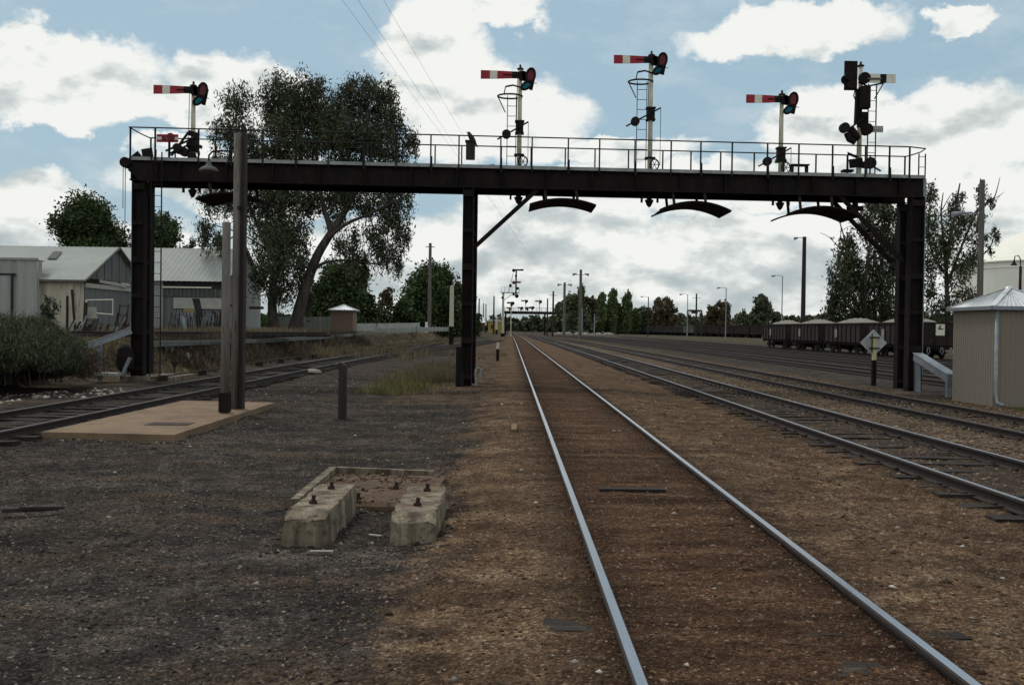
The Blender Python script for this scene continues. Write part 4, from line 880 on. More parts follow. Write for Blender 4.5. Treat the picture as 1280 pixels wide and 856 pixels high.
for k in range(120):
    px = random.uniform(82, 165); a = at(px, 411, random.uniform(55, 59)); L = random.uniform(.4, 1.5); th = random.uniform(.1, 1.4)*random.choice((-1, 1)); z0 = 1.0+random.random()*.3
    mb.bar((a.x, a.y, z0), (a.x+L*math.cos(th)*.8, a.y+random.uniform(-.4, .4), z0+abs(L*math.sin(th))), random.uniform(.03, .08), random.uniform(.03, .12), random.choice((0, 0, 1, 2)))
tag(mb.build('scrap_heap', [rust, timber, galv]), 'tangled heap of rusty scrap bars in front of the pale gable shed', 'scrap', kind='stuff')
mb = MB(); rr = random.Random(4)
for k in range(150):
    px = rr.uniform(206, 284); a = at(px, 411, rr.uniform(70, 74)); h_ = rr.uniform(.4, 2.0); ty = rr.choice((0, 0, 1, 1, 2, 3))
    mb.bar((a.x, a.y, .95), (a.x+rr.uniform(-.4, .4), a.y+rr.uniform(-.2, .3), .95+h_), rr.choice((.05, .05, .06, .08, .1, .35)), .04, ty)
tag(mb.build('scrap_pile', [rust, galv, timber, sheddg]), 'jumble of old sheets and timbers stacked below the window strip', 'scrap', kind='stuff')
a = at(240, 373, 73); junk('leaning_sheet', 'dark sheet leaning against the white panels of the long shed', 'sheet', lambda mb: mb.prism([a, at(249, 373, 73), at(254, 397, 73), at(246, 397, 73)], (0, .1, 0)), sheddk, a)
a = at(100, 395, 57.2); junk('pale_board', 'pale square board propped among the scrap stakes', 'board', lambda mb: mb.prism([at(108, 384, 57), at(120, 384, 57), at(121, 398, 57), at(109, 398, 57)], (0, .05, 0)), boardw, a)
# drum by the tree
p = at(344, 411, 72); dr = mb = MB(); mb.tube([(p.x, p.y, 1.0), (p.x, p.y, 1.75)], .38, 14); tag(mb.build('red_drum', darkred, None, origin=p), 'dull red drum standing at the foot of the gum tree', 'drum')
# ------------------------------------------------------------------ trees
def leaves(centers, radii, n_per, size, aspect, droop, parent, material, name='crown', shell=.5):
    C = []; 
    for (c, r, k) in zip(centers, radii, n_per):
        k = int(k); sub = max(3, k//(34 if droop > .5 else 28))
        d = rng.normal(size=(sub, 3)); d /= np.linalg.norm(d, axis=1)[:, None]; rad = rng.random((sub, 1))**shell
        sc = np.array(c)+d*rad*np.array(r)*(1.05 if droop > .5 else .9)
        idx = rng.integers(0, sub, k); rs = np.array(r)*(.3 if droop <= .5 else .24)+.1
        off = rng.normal(size=(k, 3))*np.minimum(rs, np.array([.75, .75, .95]))*np.array([.6, .6, .6+.9*max(droop, 0)]); C.append(sc[idx]+off-np.array([0, 0, droop*.25])*np.abs(off[:, 2:3]))
    C = np.concatenate(C); N = len(C)
    a = rng.normal(size=(N, 3)); a[:, 2] -= droop*1.6; a /= np.linalg.norm(a, axis=1)[:, None]
    b_ = np.cross(a, rng.normal(size=(N, 3))); b_ /= np.linalg.norm(b_, axis=1)[:, None]
    s = size*(.6+.8*rng.random((N, 1))); a = a*s; b_ = b_*s*aspect
    P = np.stack([C-a, C+b_*.9, C+a, C-b_*.9], 1)
    return fast_quads(name, P, material, parent)
def tree(name, label, base, limbs, clumps, dens, size, lm, bm=barkm, aspect=.35, droop=.8, group=None, shell=.5):
    """base Vector; limbs: [(pts, r0, r1)], clumps: [(c, r)]"""
    t = thing(name, label, 'tree', base, group); mb = MB()
    for i, (pts, r0, r1) in enumerate(limbs):
        k = len(pts); mb.tube(pts, [r0+(r1-r0)*(j/(k-1))**.8 for j in range(k)], 8 if r0 > .1 else 5)
    mb.build('trunk', bm, t, True)
    leaves([c for c, r in clumps], [r for c, r in clumps], [dens*(r[0]*r[2]) for c, r in clumps], size, aspect, droop, t, lm, 'crown', shell)
    return t
def smooth(pts, n=3):
    P = [Vector(p) for p in pts]
    for _ in range(n):
        Q = [P[0]]
        for a, c in zip(P, P[1:]): Q += [a.lerp(c, .25), a.lerp(c, .75)]
        P = Q+[P[-1]]
        if len(P) > 14: break
    return P
def pxtree(name, label, Y, zb, limbs, clumps, dens, size, lm, depth=2.5, bm=barkm, aspect=.35, droop=.8, twigs=True, group=None):
    rr = random.Random(hash(label) % 1000 if False else len(label)*7)
    L = []; ends = []
    for pts, r0, r1 in limbs:
        w = []; dy = rr.uniform(-depth, depth)*.6
        for i, (px, py) in enumerate(pts): w.append(at(px, py, Y+dy*(i/(len(pts)-1))))
        L.append((smooth(w), r0, r1)); ends += w[1:]
    C = []
    for px, py, rx, ry in clumps:
        c = at(px, py, Y+rr.uniform(-depth, depth)*.6); k = Y/F; C.append((c, (rx*k, min(rx*k*1.1, depth*1.3), ry*k)))
        if twigs:
            e = min(ends, key=lambda v: (v-c).length); mid = e.lerp(c, .5)+Vector((0, 0, -.15*(e-c).length*.3))
            L.append(([e, mid, c], .09, .03))
            for _ in range(4):
                q_ = c+Vector((rr.uniform(-1, 1)*rx*k*.8, rr.uniform(-1, 1)*1.2, rr.uniform(-.8, .8)*ry*k)); L.append(([mid.lerp(c, .6), q_], .035, .012))
    b0 = L[0][0][0]; base = Vector((b0.x, b0.y, zb)); L[0][0][0] = base.copy()
    return tree(name, label, base, L, C, dens, size, lm, bm, aspect, droop, group)
Yt = 80
pxtree('gum_tree', 'big two stemmed gum tree with drooping dark foliage behind the gantry', Yt, 1.0,
  [([(368, 412), (378, 372), (394, 322), (414, 291), (440, 250), (455, 190), (462, 140)], .62, .1),
   ([(343, 412), (339, 375), (346, 320), (352, 260), (350, 190), (348, 125)], .5, .09),
   ([(414, 291), (400, 245), (396, 190), (388, 135)], .26, .06), ([(404, 303), (430, 280), (462, 268), (495, 250)], .24, .05),
   ([(388, 345), (400, 329), (425, 325), (450, 327), (472, 331), (492, 322)], .17, .05), ([(345, 335), (322, 285), (300, 220), (295, 150)], .2, .05),
   ([(440, 250), (470, 210), (505, 180)], .15, .04), ([(352, 260), (325, 230), (285, 215)], .12, .03), ([(430, 270), (440, 225), (432, 170)], .13, .04), ([(346, 320), (300, 290), (262, 280)], .1, .03)],
  [(296, 130, 20, 19), (283, 168, 22, 18), (310, 172, 18, 18), (350, 112, 22, 17), (338, 140, 20, 22), (375, 128, 25, 30), (395, 112, 20, 14), (416, 140, 20, 22), (420, 165, 24, 22), (365, 145, 22, 26), (380, 185, 30, 16), (325, 195, 22, 16), (428, 205, 26, 14), (470, 178, 26, 18), (360, 245, 30, 16), (425, 245, 22, 12), (393, 150, 26, 22), (360, 165, 30, 20), (350, 195, 30, 16), (448, 112, 26, 14), (440, 135, 22, 22), (470, 132, 24, 28), (484, 118, 12, 12), (492, 155, 13, 22), (460, 165, 32, 20), (430, 182, 25, 15), (480, 192, 26, 14), (512, 178, 11, 20), (405, 178, 20, 12),
   (270, 250, 22, 18), (257, 293, 14, 17), (275, 305, 12, 12), (300, 250, 18, 20), (335, 250, 28, 24), (340, 285, 32, 30), (350, 320, 34, 32), (330, 345, 18, 20), (368, 295, 18, 30), (385, 255, 24, 16), (352, 360, 18, 20), (408, 250, 22, 15), (440, 248, 20, 14), (470, 246, 24, 14), (500, 248, 20, 18), (486, 270, 22, 16), (502, 290, 15, 18), (470, 295, 16, 18), (452, 262, 14, 12), (440, 312, 13, 24), (455, 330, 9, 12), (480, 320, 18, 16), (494, 330, 10, 14), (420, 275, 12, 12), (376, 340, 9, 26), (385, 375, 8, 18), (424, 308, 9, 9), (370, 215, 22, 14), (310, 215, 18, 16), (280, 200, 16, 14), (450, 215, 26, 12), (498, 215, 14, 12)],
  860, .17, gum, depth=3.0, aspect=.3)
pxtree('gum_tree', 'dense spreading gum tree behind wagons left of the right leg', 135, 0.,
  [([(1082, 425), (1080, 370), (1085, 320), (1092, 275)], .5, .1), ([(1080, 370), (1062, 340), (1056, 300), (1050, 278)], .25, .05), ([(1056, 318), (1045, 305), (1035, 295), (1025, 291)], .09, .02), ([(1050, 300), (1052, 285), (1048, 275)], .09, .02), ([(1050, 290), (1062, 282), (1072, 281)], .06, .02), ([(1085, 330), (1105, 300), (1115, 268)], .2, .05)],
  [(1095, 262, 18, 12), (1112, 268, 14, 14), (1085, 285, 16, 16), (1105, 300, 20, 22), (1060, 322, 16, 24), (1075, 350, 26, 24), (1050, 360, 16, 26), (1105, 345, 22, 26), (1045, 390, 16, 18), (1072, 388, 24, 20), (1105, 385, 24, 22), (1122, 320, 12, 26), (1058, 305, 9, 9), (1125, 290, 8, 14)],
  330, .28, gumd, depth=5)
pxtree('gum_tree', 'ragged half dead gum tree with bare branches right of the leg', 120, 0.,
  [([(1186, 425), (1184, 370), (1182, 330), (1190, 290), (1196, 250), (1200, 229)], .4, .07), ([(1182, 330), (1178, 290), (1176, 262), (1179, 241)], .22, .05), ([(1178, 262), (1186, 247), (1191, 241)], .08, .03), ([(1186, 345), (1205, 325), (1225, 322), (1238, 310), (1244, 293), (1250, 286)], .16, .03),
   ([(1184, 355), (1205, 300), (1222, 262), (1235, 252), (1243, 248), (1246, 238), (1250, 222)], .2, .03), ([(1226, 262), (1240, 250), (1252, 243)], .1, .02), ([(1224, 262), (1230, 246), (1226, 232)], .08, .02), ([(1240, 262), (1248, 246), (1255, 240)], .06, .02), ([(1180, 340), (1165, 320), (1160, 290), (1162, 250)], .2, .04), ([(1184, 390), (1168, 380), (1160, 392)], .12, .04)],
  [(1161, 245, 12, 16), (1160, 275, 14, 18), (1170, 300, 17, 22), (1192, 265, 14, 14), (1198, 248, 8, 10), (1165, 335, 16, 20), (1185, 310, 18, 20), (1200, 330, 16, 14), (1218, 322, 14, 14), (1226, 242, 10, 12), (1232, 256, 9, 8), (1208, 276, 10, 12), (1222, 278, 12, 9), (1222, 300, 14, 12), (1242, 296, 8, 9), (1196, 352, 14, 10), (1165, 365, 12, 14), (1205, 368, 15, 11), (1178, 385, 20, 12), (1165, 395, 16, 10), (1236, 316, 5, 6), (1190, 285, 14, 14)],
  300, .22, gumd, depth=4)
def blob_tree(name, label, px, ytop, hw, ybase, Y, lm, zb=1.0, cy=None, n=9, size=None, dens=None, droop=.2, bm=barkd, tall=1., trunk=.3):
    rr = random.Random(int(px*3+ytop)); k = Y/F; ctop = at(px, ytop, Y); base = Vector((at(px, ybase, Y).x, Y, zb)); h_ = ctop.z-zb; w = hw*k; cb = zb+h_*trunk; cl = []
    for i in range(n):
        u = rr.uniform(-1, 1); v = (i+.5)/n; wid = math.sin(math.pi*min(1, .18+v*.82)**tall)**.6; c = Vector((base.x+u*w*.62*wid, Y+rr.uniform(-.6, .6)*w, cb+(ctop.z-cb)*(v*.86)))
        r = w*rr.uniform(.38, .6)*(1 if tall < 1.5 else 1.1); rz = min(r*.85, (ctop.z-c.z)*1.0+.2*r) if c.z+r*.85 > ctop.z else r*.85; cl.append((c, (r, r, max(rz, r*.35))))
    top = Vector((base.x, Y, cb+(ctop.z-cb)*.6)); L = [(smooth([base, Vector((base.x+w*.04, Y, cb)), top]), max(.12, w*.09), .05)]
    for c, r in cl: L.append(([Vector((base.x, Y, min(cb+.4, c.z-.1))), c], max(.05, w*.025), .03))
    sz = size or max(.12, k*2.1); dn = dens or 8.5/(sz*sz*.5)
    return tree(name, label, base, L, cl, dn, sz, lm, bm, .6, droop)
def conif(name, label, px, ytop, hw, ybase, Y, lm, zb=0., n=12):
    k = Y/F; ctop = at(px, ytop, Y); base = Vector((at(px, ybase, Y).x, Y, zb)); w = hw*k*1.25; cl = []; rr = random.Random(int(px))
    for i in range(n):
        v = i/(n-1); r = w*(.95 if n < 9 else 1)*(math.sin(math.pi*(.22+.75*(1-v)))**.5); z = zb+(ctop.z-zb)*(.1+.88*v); cl.append((Vector((base.x+rr.uniform(-.1, .1)*w, Y, z)), (r*.8+.2, r*.8, (ctop.z-zb)/n*1.5)))
    sz = k*1.7; return tree(name, label, base, [([base, Vector((base.x, Y, ctop.z-.5))], .2, .05)], cl, 15/(sz*sz*.5), sz, lm, barkd, .55, -.6)
blob_tree('broadleaf_tree', 'round dark tree rising behind the shed roofs, left of the left leg', 107, 246, 50, 330, 112, green, n=16, trunk=.42)
blob_tree('broadleaf_tree', 'dark tree behind the long shed roof, right of the left leg', 202, 264, 33, 330, 118, green, n=13, trunk=.42)
blob_tree('small_bush_tree', 'small clump of foliage on the shed roofline beside the gum', 238, 298, 8, 330, 100, green, n=5, trunk=.75)
blob_tree('sapling', 'grey green sapling against the rust streaked shed wall', 62, 368, 11, 405, 55, bushm, n=8, trunk=.2)
blob_tree('broadleaf_tree', 'pointed dark green tree behind the small beige hut', 428, 329, 38, 411, 150, green, n=18, tall=1.6, trunk=.1)
blob_tree('broadleaf_tree', 'low dark tree mass left of the small hut, behind gum trunk', 398, 352, 26, 411, 155, green, n=12, trunk=.1)
blob_tree('broadleaf_tree', 'low dark tree between the small hut and the brown tree', 462, 370, 20, 411, 150, green, n=9, trunk=.1)
blob_tree('brown_tree', 'reddish brown tree left of the big round green tree', 485, 357, 16, 411, 190, brownl, n=9, trunk=.1)
blob_tree('broadleaf_tree', 'big round green tree behind the bare pole left of the middle leg', 541, 335, 47, 411, 172, green, n=24, trunk=.06)
blob_tree('broadleaf_tree', 'lower bushy green tree in front of the big round one', 505, 372, 24, 411, 165, green, n=10, trunk=.05)
blob_tree('broadleaf_tree', 'dark green tree showing just right of the big round one', 572, 348, 20, 411, 178, green, n=10, trunk=.06)
for i, (px, yt, hw, lm, lab) in enumerate([(719, 367, 26, green, 'large round green tree behind the tall lamp masts'), (738, 369, 14, brownl, 'brown leaved tree beside the large round green tree'), (700, 378, 14, green, 'green tree touching the far gantry end'), (830, 371, 21, brownl, 'dark brown spreading tree above the far wagons'), (806, 383, 12, green, 'green tree left of the dark brown spreading one'), (899, 379, 17, brownl, 'light brown tree above the middle of the far wagons'), (950, 370, 19, gum, 'tall loose gum tree above the right of the far wagons'), (974, 389, 14, gumd, 'low dark tree left of the loaded wagons'), (928, 391, 13, green, 'low dark bush tree between the brown and gum trees'), (1010, 393, 14, gumd, 'dark tree behind the thick lamp pole'), (1030, 391, 12, gumd, 'dark tree behind the loaded wagons left of dense gum'), (868, 398, 14, gumd, 'low dark tree behind the timber frame'), (1208, 372, 20, gumd, 'dark bushy tree behind the beige hut roof')]):
    blob_tree('distant_tree', lab, px, yt, hw, 414, 395+4*i if px < 1100 else 150, {green: hazegreen, gumd: hazegum, gum: hazegum}.get(lm, lm), 0., n=18, trunk=.3 if px in (899, 950) else .08)
for i, (px, yt, hw, lab) in enumerate([(726, 361, 5, 'slim dark poplar in front of the round tree'), (751, 371, 6, 'first pale poplar right of the brown tree'), (765, 366, 6, 'tallest pale poplar of the row'), (783, 369.5, 6, 'pale poplar at the right of the row'), (773, 383, 8, 'short poplar between the two tallest'), (758, 384, 7, 'short bushy poplar left of the tallest'), (794, 388, 8, 'small poplar at the end of the row')]):
    conif('poplar_tree', lab, px, yt, hw, 414, 390+3*i, poplar)
# far wood
def wood(name, label, spans, lm, Y):
    cl, L = [], []
    for x0, x1, yt in spans:
        px = x0
        while px < x1:
            r = random.uniform(5, 9)*Y/F; c = at(px, yt+random.uniform(3, 9), Y+random.uniform(-15, 15)); cl.append((c, (r, r, r*.75))); cl.append((Vector((c.x, c.y, c.z*.45)), (r*1.1, r, max(c.z*.5, 1)))); px += random.uniform(4, 7)
    sz = Y/F*2.2; C = leaves([c for c, r in cl], [r for c, r in cl], [6.5*r[0]*r[2]/(sz*sz*.3) for c, r in cl], sz, .6, .1, None, lm, name); return tag(C, label, 'woodland', kind='stuff')
wood('far_wood', 'far low belt of dark trees along the horizon', [(575, 712, 396), (712, 800, 389), (795, 900, 393), (900, 1060, 395), (1055, 1300, 392)], hazegum, 520)
wood('left_wood', 'dark shrubbery massed behind the fence at left', [(-30, 60, 380), (320, 600, 392)], green, 200)
# ------------------------------------------------------------------ grass and bush
def blades(name, label, cat, C, h, w, lm, lean=.5):
    N = len(C); th = rng.random(N)*6.28; hh = h*(.4+rng.random(N)); l = lean*hh; d = rng.random(N)*6.28
    u = np.stack([np.cos(th), np.sin(th), 0*th], -1)*w/2; tp = C+np.stack([np.cos(d)*l*rng.random(N), np.sin(d)*l*rng.random(N), hh], -1)
    P = np.stack([C-u, C+u, tp], 1); o_ = fast_quads(name, P, lm, sides=3); return tag(o_, label, cat, kind='stuff')
def tufts(n, per, fx_, spread):
    c = fx_(n); idx = np.repeat(np.arange(n), per); P = c[idx].copy(); P[:, :2] += rng.normal(size=(n*per, 2))*spread; P[:, 2] = gz(P[:, 0], P[:, 1])-.02; return P
def fbank(n):
    y = 33+rng.random(n)**1.5*110; x = -11.7-rng.random(n)**.8*(4+.12*y); return np.stack([x, y, 0*x], -1)
blades('dry_grass', 'dry straw coloured grass covering the bank behind the left track', 'grass', tufts(1700, 20, fbank, .25), .24, .03, dryg)
def fweed(n):
    y = 36+rng.random(n)*50; x = -12.0-rng.random(n)*2.2; return np.stack([x, y, 0*x], -1)
blades('brown_weeds', 'brown weeds on the slope of the bank', 'weeds', tufts(760, 26, fweed, .3), .32, .035, weedm, .8)
def fw(n):
    y = 55+rng.random(n)**1.3*150; x = -10.7+rng.random(n)*5.2*np.clip((y-70)/60, 0, 1)-.5*rng.random(n); k = np.ones(n); return np.stack([x, y, 0*x], -1)
blades('verge_grass', 'dry verge grass beside the far turnout', 'grass', tufts(500, 22, fw, .3), .3, .05, dryg)
def fclump(n):
    a = gnd(485, 480, 0); c = gnd(560, 470, 0); y = rng.uniform(27, 40, n); t_ = (y-27)/13; x = -3.7+1.7*t_+rng.normal(size=n)*.55; return np.stack([x, y, 0*x], -1)
blades('green_grass_clump', 'yellow green grass clump left of the middle leg', 'grass', tufts(120, 30, fclump, .24), .26, .016, grng, 1.0)
def fclump2(n):
    y = rng.uniform(33, 46, n); x = -2.9+rng.normal(size=n)*.7; return np.stack([x, y, 0*x], -1)
blades('dry_grass_clump', 'brown dry grass behind the green clump near the middle leg', 'grass', tufts(160, 45, fclump2, .2), .36, .022, dryg, .7)
def fh(n):
    x = 13.1+rng.random(n)*1.6; y = 24.6+rng.random(n)*.7; return np.stack([x, y, 0*x], -1)
blades('hut_grass', 'tuft of green grass at the foot of the beige hut', 'grass', tufts(26, 26, fh, .08), .12, .012, grng, .6)
def fedge(n):
    y = rng.uniform(55, 75, n); x = -17+rng.normal(size=n)*5; return np.stack([x, y, 0*x], -1)
blades('tall_dry_grass', 'tall dry grass along the foot of the sheds', 'grass', tufts(700, 22, fedge, .25), .45, .05, dryg, .5)
bcl = []
rr = random.Random(5)
for i in range(56):
    px = rr.uniform(-40, 78); Yb = rr.uniform(23.5, 28.5); top = 413+max(0, px-50)*.5+rr.uniform(0, 12); c = at(px, rr.uniform(top+8, 444 if i % 3 else 456), Yb); bcl.append((c, (rr.uniform(.2, .6), .4, rr.uniform(.15, .4))))
bu = thing('saltbush', 'big grey green bush spilling down the bank at the left edge', 'bush', (-13.3, 25.5, .5))
mb = MB()
for c, r in bcl: mb = MB(); mb.tube([(c.x+rr.uniform(-.2, .2), c.y, .3), c], [.02, .01], 5); mb.build('stem', barkd, bu); leaves([c for c, r in bcl], [r for c, r in bcl], [1900*r[0]*2 for c, r in bcl], .05, .16, -1.5, bu, bushm, 'foliage')
b2 = []
for i in range(40):
    px = rr.uniform(-20, 118); c = at(px, rr.uniform(446, 470), rr.uniform(26, 30)); b2.append((c, (.5, .4, .28)))
bw = thing('dead_bush', 'brown dead undergrowth at the foot of the grey green bush', 'bush', (-12.4, 27, .3))
leaves([c for c, r in b2], [r for c, r in b2], [1300]*len(b2), .05, .14, -.5, bw, weedm, 'foliage')
# ------------------------------------------------------------------ wagons
def make_wagon(label, load=True, L=10.0, ht=2.75, wm=wagonm):
    w = thing('open_wagon', label, 'wagon', (0, 0, 0), 'gravel wagons in a loaded rake'); hw = 1.35; fz = 1.15; e = L/2-.35
    mb = MB(); th = .06; sl = .55
    for s in (-1, 1):
        mb.box((s*hw, 0, (fz+ht)/2), (th, 2*e, ht-fz)); mb.box((0, s*(e), (fz+ht)/2), (2*hw, th, ht-fz))
        for k in range(9): y_ = -e+.15+k*(2*e-.3)/8; mb.box((s*(hw+.06), y_, (fz+ht)/2), (.1, .09, ht-fz))
        mb.box((s*(hw+.03), 0, ht), (.16, 2*e+.1, .1)); mb.box((0, s*(e+.02), ht), (2*hw+.2, .14, .1))
        for k in (-.9, 0, .9): mb.box((k, s*(e+.06), (fz+ht)/2), (.09, .1, ht-fz))
    mb.box((0, 0, fz), (2*hw, 2*e, .06)); mb.build('body', wm, w)
    mb = MB(); mb.box((0, 0, fz-.17), (.5, L, .26))
    for s in (-1, 1): mb.box((s*1.2, 0, fz-.14), (.12, L-.2, .2)); mb.box((0, s*(L/2-.1), fz-.14), (2.6, .16, .26)); mb.box((0, s*(L/2+.08), fz-.25), (.25, .3, .22))
    for k in (-1.5, 0, 1.5): mb.prism([(-1.1, k-.5, fz-.1), (1.1, k-.5, fz-.1), (.35, k-.2, .45), (-.35, k-.2, .45)], (0, .9, 0))
    mb.build('underframe', black, w)
    for s in (-1, 1):
        b_ = MB(); y_ = s*(L/2-1.9); b_.box((0, y_, .6), (1.9, .35, .25))
        for t_ in (-1, 1): b_.prism([(t_*1.02-.05, y_-1.15, .6), (t_*1.02-.05, y_-.6, .78), (t_*1.02-.05, y_+.6, .78), (t_*1.02-.05, y_+1.15, .6), (t_*1.02-.05, y_+.5, .38), (t_*1.02-.05, y_-.5, .38)], (.1, 0, 0))
        bo_ = b_.build('bogie', black, w)
        for a in (-.85, .85):
            for t_ in (-1, 1): m2 = MB(); m2.disc((t_*.8, y_+a, .17+.45), .45, .12, 18, axis=(1, 0, 0)); m2.build('wheel', rust, bo_)
    if load:
        mb = MB(); nx_, ny_ = 10, 26; r2 = random.Random(3)
        for i in range(nx_+1):
            for j in range(ny_+1):
                u, v = -1+2*i/nx_, -1+2*j/ny_; h_ = .62*(1-abs(u)**1.6)*(1-abs(v)**2.2)+r2.uniform(-.05, .05); mb.v.append((u*hw*.97, v*e*.97, ht-.12+max(h_, 0)))
        for i in range(nx_):
            for j in range(ny_): q_ = i*(ny_+1)+j; mb.f.append((q_, q_+ny_+1, q_+ny_+2, q_+1)); mb.mi.append(0)
        mb.build('gravel_load', loadm, w)
    mb = MB(); mb.box((-hw-.13, 1.2, 1.9), (.03, .55, .75)); mb.build('side_plate', stonew, w)
    mb = MB()
    for x_ in (-1.25, -.8): mb.tube([(x_, -L/2-.02, 1.2), (x_, -L/2-.02, ht)], .03, 5)
    for k in range(4): mb.tube([(-1.25, -L/2-.02, 1.3+k*.4), (-.8, -L/2-.02, 1.3+k*.4)], .025, 5)
    mb.build('end_ladder', rust, w)
    for x_ in (-.7, .25, .9): mb = MB(); mb.tube([(x_, -L/2-.15, 1.0), (x_-.12, -L/2-.2, .7), (x_, -L/2-.2, .5), (x_+.12, -L/2-.2, .7), (x_+.05, -L/2-.15, 1.0)], .03, 6); mb.build('air_hose', galv, w)
    return w
w0 = make_wagon('gravel wagon at the near end of rake, half hidden by beige hut')
pitch = 10.75; W = [w0]
labs = ['second gravel wagon from the near end, behind the diamond sign', 'third gravel wagon from the near end, left of the diamond sign', 'farthest gravel wagon, at the left end of the loaded rake']
for i in range(3):
    c = copy_tree(w0); c['label'] = labs[i]; W.append(c)
for i, w in enumerate(W): w.location = (30.4, 68.3+5+pitch*i, 0)
ep = Vector((30.4, 68.2, 0)); bd = thing('letter_board', 'white board with a black letter L on near wagon end', 'sign', (ep.x+.05, 68.0, 1.9))
mb = MB(); mb.box((ep.x+.05, 67.95, 2.25), (.62, .04, .8)); mb.build('board', whitea, bd)
mb = MB(); bx0, bz0 = ep.x-.1, 2.28; mb.prism([(bx0, 67.925, bz0), (bx0+.1, 67.925, bz0), (bx0+.2, 67.925, bz0+.3), (bx0+.1, 67.925, bz0+.3)], (0, -.01, 0)); mb.box((bx0+.17, 67.92, bz0+.04), (.34, .01, .08)); mb.build('lettering', sheddk, bd)
mb = MB(); mb.tube([(ep.x+.05, 67.97, 1.85), (ep.x+.05, 67.97, 1.1)], .03, 5); mb.build('bracket', rust, bd)
# far rake
A = Vector((78, 268, 0)); B = Vector((50.5, 455, 0)); Lr = (B-A).length; nW = 15; dv = (B-A)/nW; ang = math.atan2(-dv.x, dv.y)
def far_wagon(wm, k, label):
    w = thing('far_wagon', label, 'wagon', (0, 0, 0), 'dark wagons in the far rake'); L = dv.length-.7; hw = 1.4; zt = 3.7 if k else 3.3; mb = MB()
    mb.box((0, 0, (1.2+zt)/2), (2*hw, L, zt-1.2))
    for s in (-1, 1):
        for j in range(9): mb.box((s*(hw+.08), -L/2+.3+j*(L-.6)/8, (1.2+zt)/2), (.18, .16, zt-1.2))
        mb.box((s*(hw+.06), 0, zt), (.24, L+.1, .14))
    mb.build('body', wm, w)
    mb = MB(); mb.box((0, 0, 1.0), (2.2, L+.5, .3)); mb.build('underframe', black, w)
    for s in (-1, 1):
        mb = MB(); mb.box((0, s*(L/2-2), .6), (2.1, 2.3, .4))
        for a in (-.9, .9): mb.disc((0, s*(L/2-2)+a, .5), .48, 2.0, 14, axis=(1, 0, 0))
        mb.build('bogie', black, w)
    return w
fa = far_wagon(wagonm, 1, ''); fg = far_wagon(wagong, 0, ''); fl = far_wagon(mat('wagon_pale', (.13, .13, .105), (.085, .085, .07), 1, .9), 1, '')
ordn = ['first', 'second', 'third', 'fourth', 'fifth', 'sixth', 'seventh', 'eighth', 'ninth', 'tenth', 'eleventh', 'twelfth', 'thirteenth', 'fourteenth', 'fifteenth']
used = set()
for i in range(nW):
    src = fl if i == 6 else (fg if i > 6 else fa)
    w = src if src.name not in used else copy_tree(src); used.add(src.name)
    w.location = A+dv*(i+.5); w.rotation_euler = (0, 0, ang)
    w['label'] = ('pale olive wagon, the only light one in the far rake' if i == 6 else f'{"dark ribbed" if i < 6 else "low grey"} wagon, {ordn[i]} from the right in the far rake')
# ------------------------------------------------------------------ poles and lamps
def pole(label, px, pyt, Y, w, mt=timber, zb=0., arms=(), name='timber_pole', cat='pole'):
    x_ = at(px, 410, Y).x; tz = at(px, pyt, Y).z; po = thing(name, label, cat, (x_, Y, zb)); mb = MB(); mb.tube([(x_, Y, zb-.2), (x_, Y, tz)], [w/2, w*.36], 8); mb.build('shaft', mt, po)
    for dz, L, kind in arms:
        if kind == 'x': mb = MB(); mb.box((x_, Y-.15, tz-dz), (L, .12, .12)); mb.build('crossarm', mt, po)
        if kind == 'lamps':
            for s in (-1, 1):
                mb = MB(); mb.tube([(x_, Y, tz-dz), (x_+s*L*.5, Y, tz-dz+.2)], .06, 5); mb.tube([(x_+s*L*.3, Y, tz-dz+.3), (x_+s*L*.62, Y, tz-dz+.1)], [.1, .3], 8); mb.build('lamp_head', galv, po)
        if kind == 'lampl': mb = MB(); mb.tube([(x_, Y, tz-dz), (x_-L*.5, Y, tz-dz+.2), (x_-L, Y, tz-dz+.15)], .05, 5); mb.build('lamp_arm', galv, po); mb = MB(); mb.tube([(x_-L*.9, Y, tz-dz+.15), (x_-L*1.35, Y, tz-dz+.03)], [.12, .2], 8); mb.build('lamp_head', galv, po)
        if kind == 'lampr': mb = MB(); mb.tube([(x_, Y, tz-dz), (x_+L*.3, Y, tz+.4), (x_+L, Y, tz-.1)], .04, 5); mb.build('lamp_arm', steel, po)
    return po
pole('bare timber pole in front of the big round green tree', 536.5, 304, 150, .62, timber, 1.1, [(.6, 1.4, 'x')])
pole('thick dark pole with lamp standing behind the loaded wagons', 1003.5, 296, 125, .68, timberd, 0, [(.3, 1.0, 'lampl')], 'lamp_pole', 'lamp post')
pole('timber pole with lamp rising behind the beige hut roof', 1224, 225, 62, .46, timber, 0, [(2.3, 1.4, 'lampl')], 'lamp_pole', 'lamp post')
pole('tall mast with twin lamps at the centre of the yard', 725, 337, 190, .7, timber, 0, [(1.1, 2.6, 'lamps'), (7, 1.2, 'x')], 'lamp_pole', 'lamp post')
pole('second mast with twin lamps, just left of the tallest one', 705, 353, 215, .7, timber, 0, [(.7, 2.6, 'lamps')], 'lamp_pole', 'lamp post')
pole('bare dark pole at the right end of the far gantry', 691, 364, 233, .55, timberd, 0, [(1.0, 2, 'x')])
pole('thin dark pole standing before the far gantry', 684, 373, 250, .45, timberd)
pole('slender grey street lamp above the left part of far wagons', 859, 368, 240, .26, galv, 0, [(.1, 1.5, 'lampl')], 'street_lamp', 'street lamp')
pole('slender grey street lamp above the middle of far wagons', 907, 360, 215, .26, galv, 0, [(.1, 1.5, 'lampl')], 'street_lamp', 'street lamp')
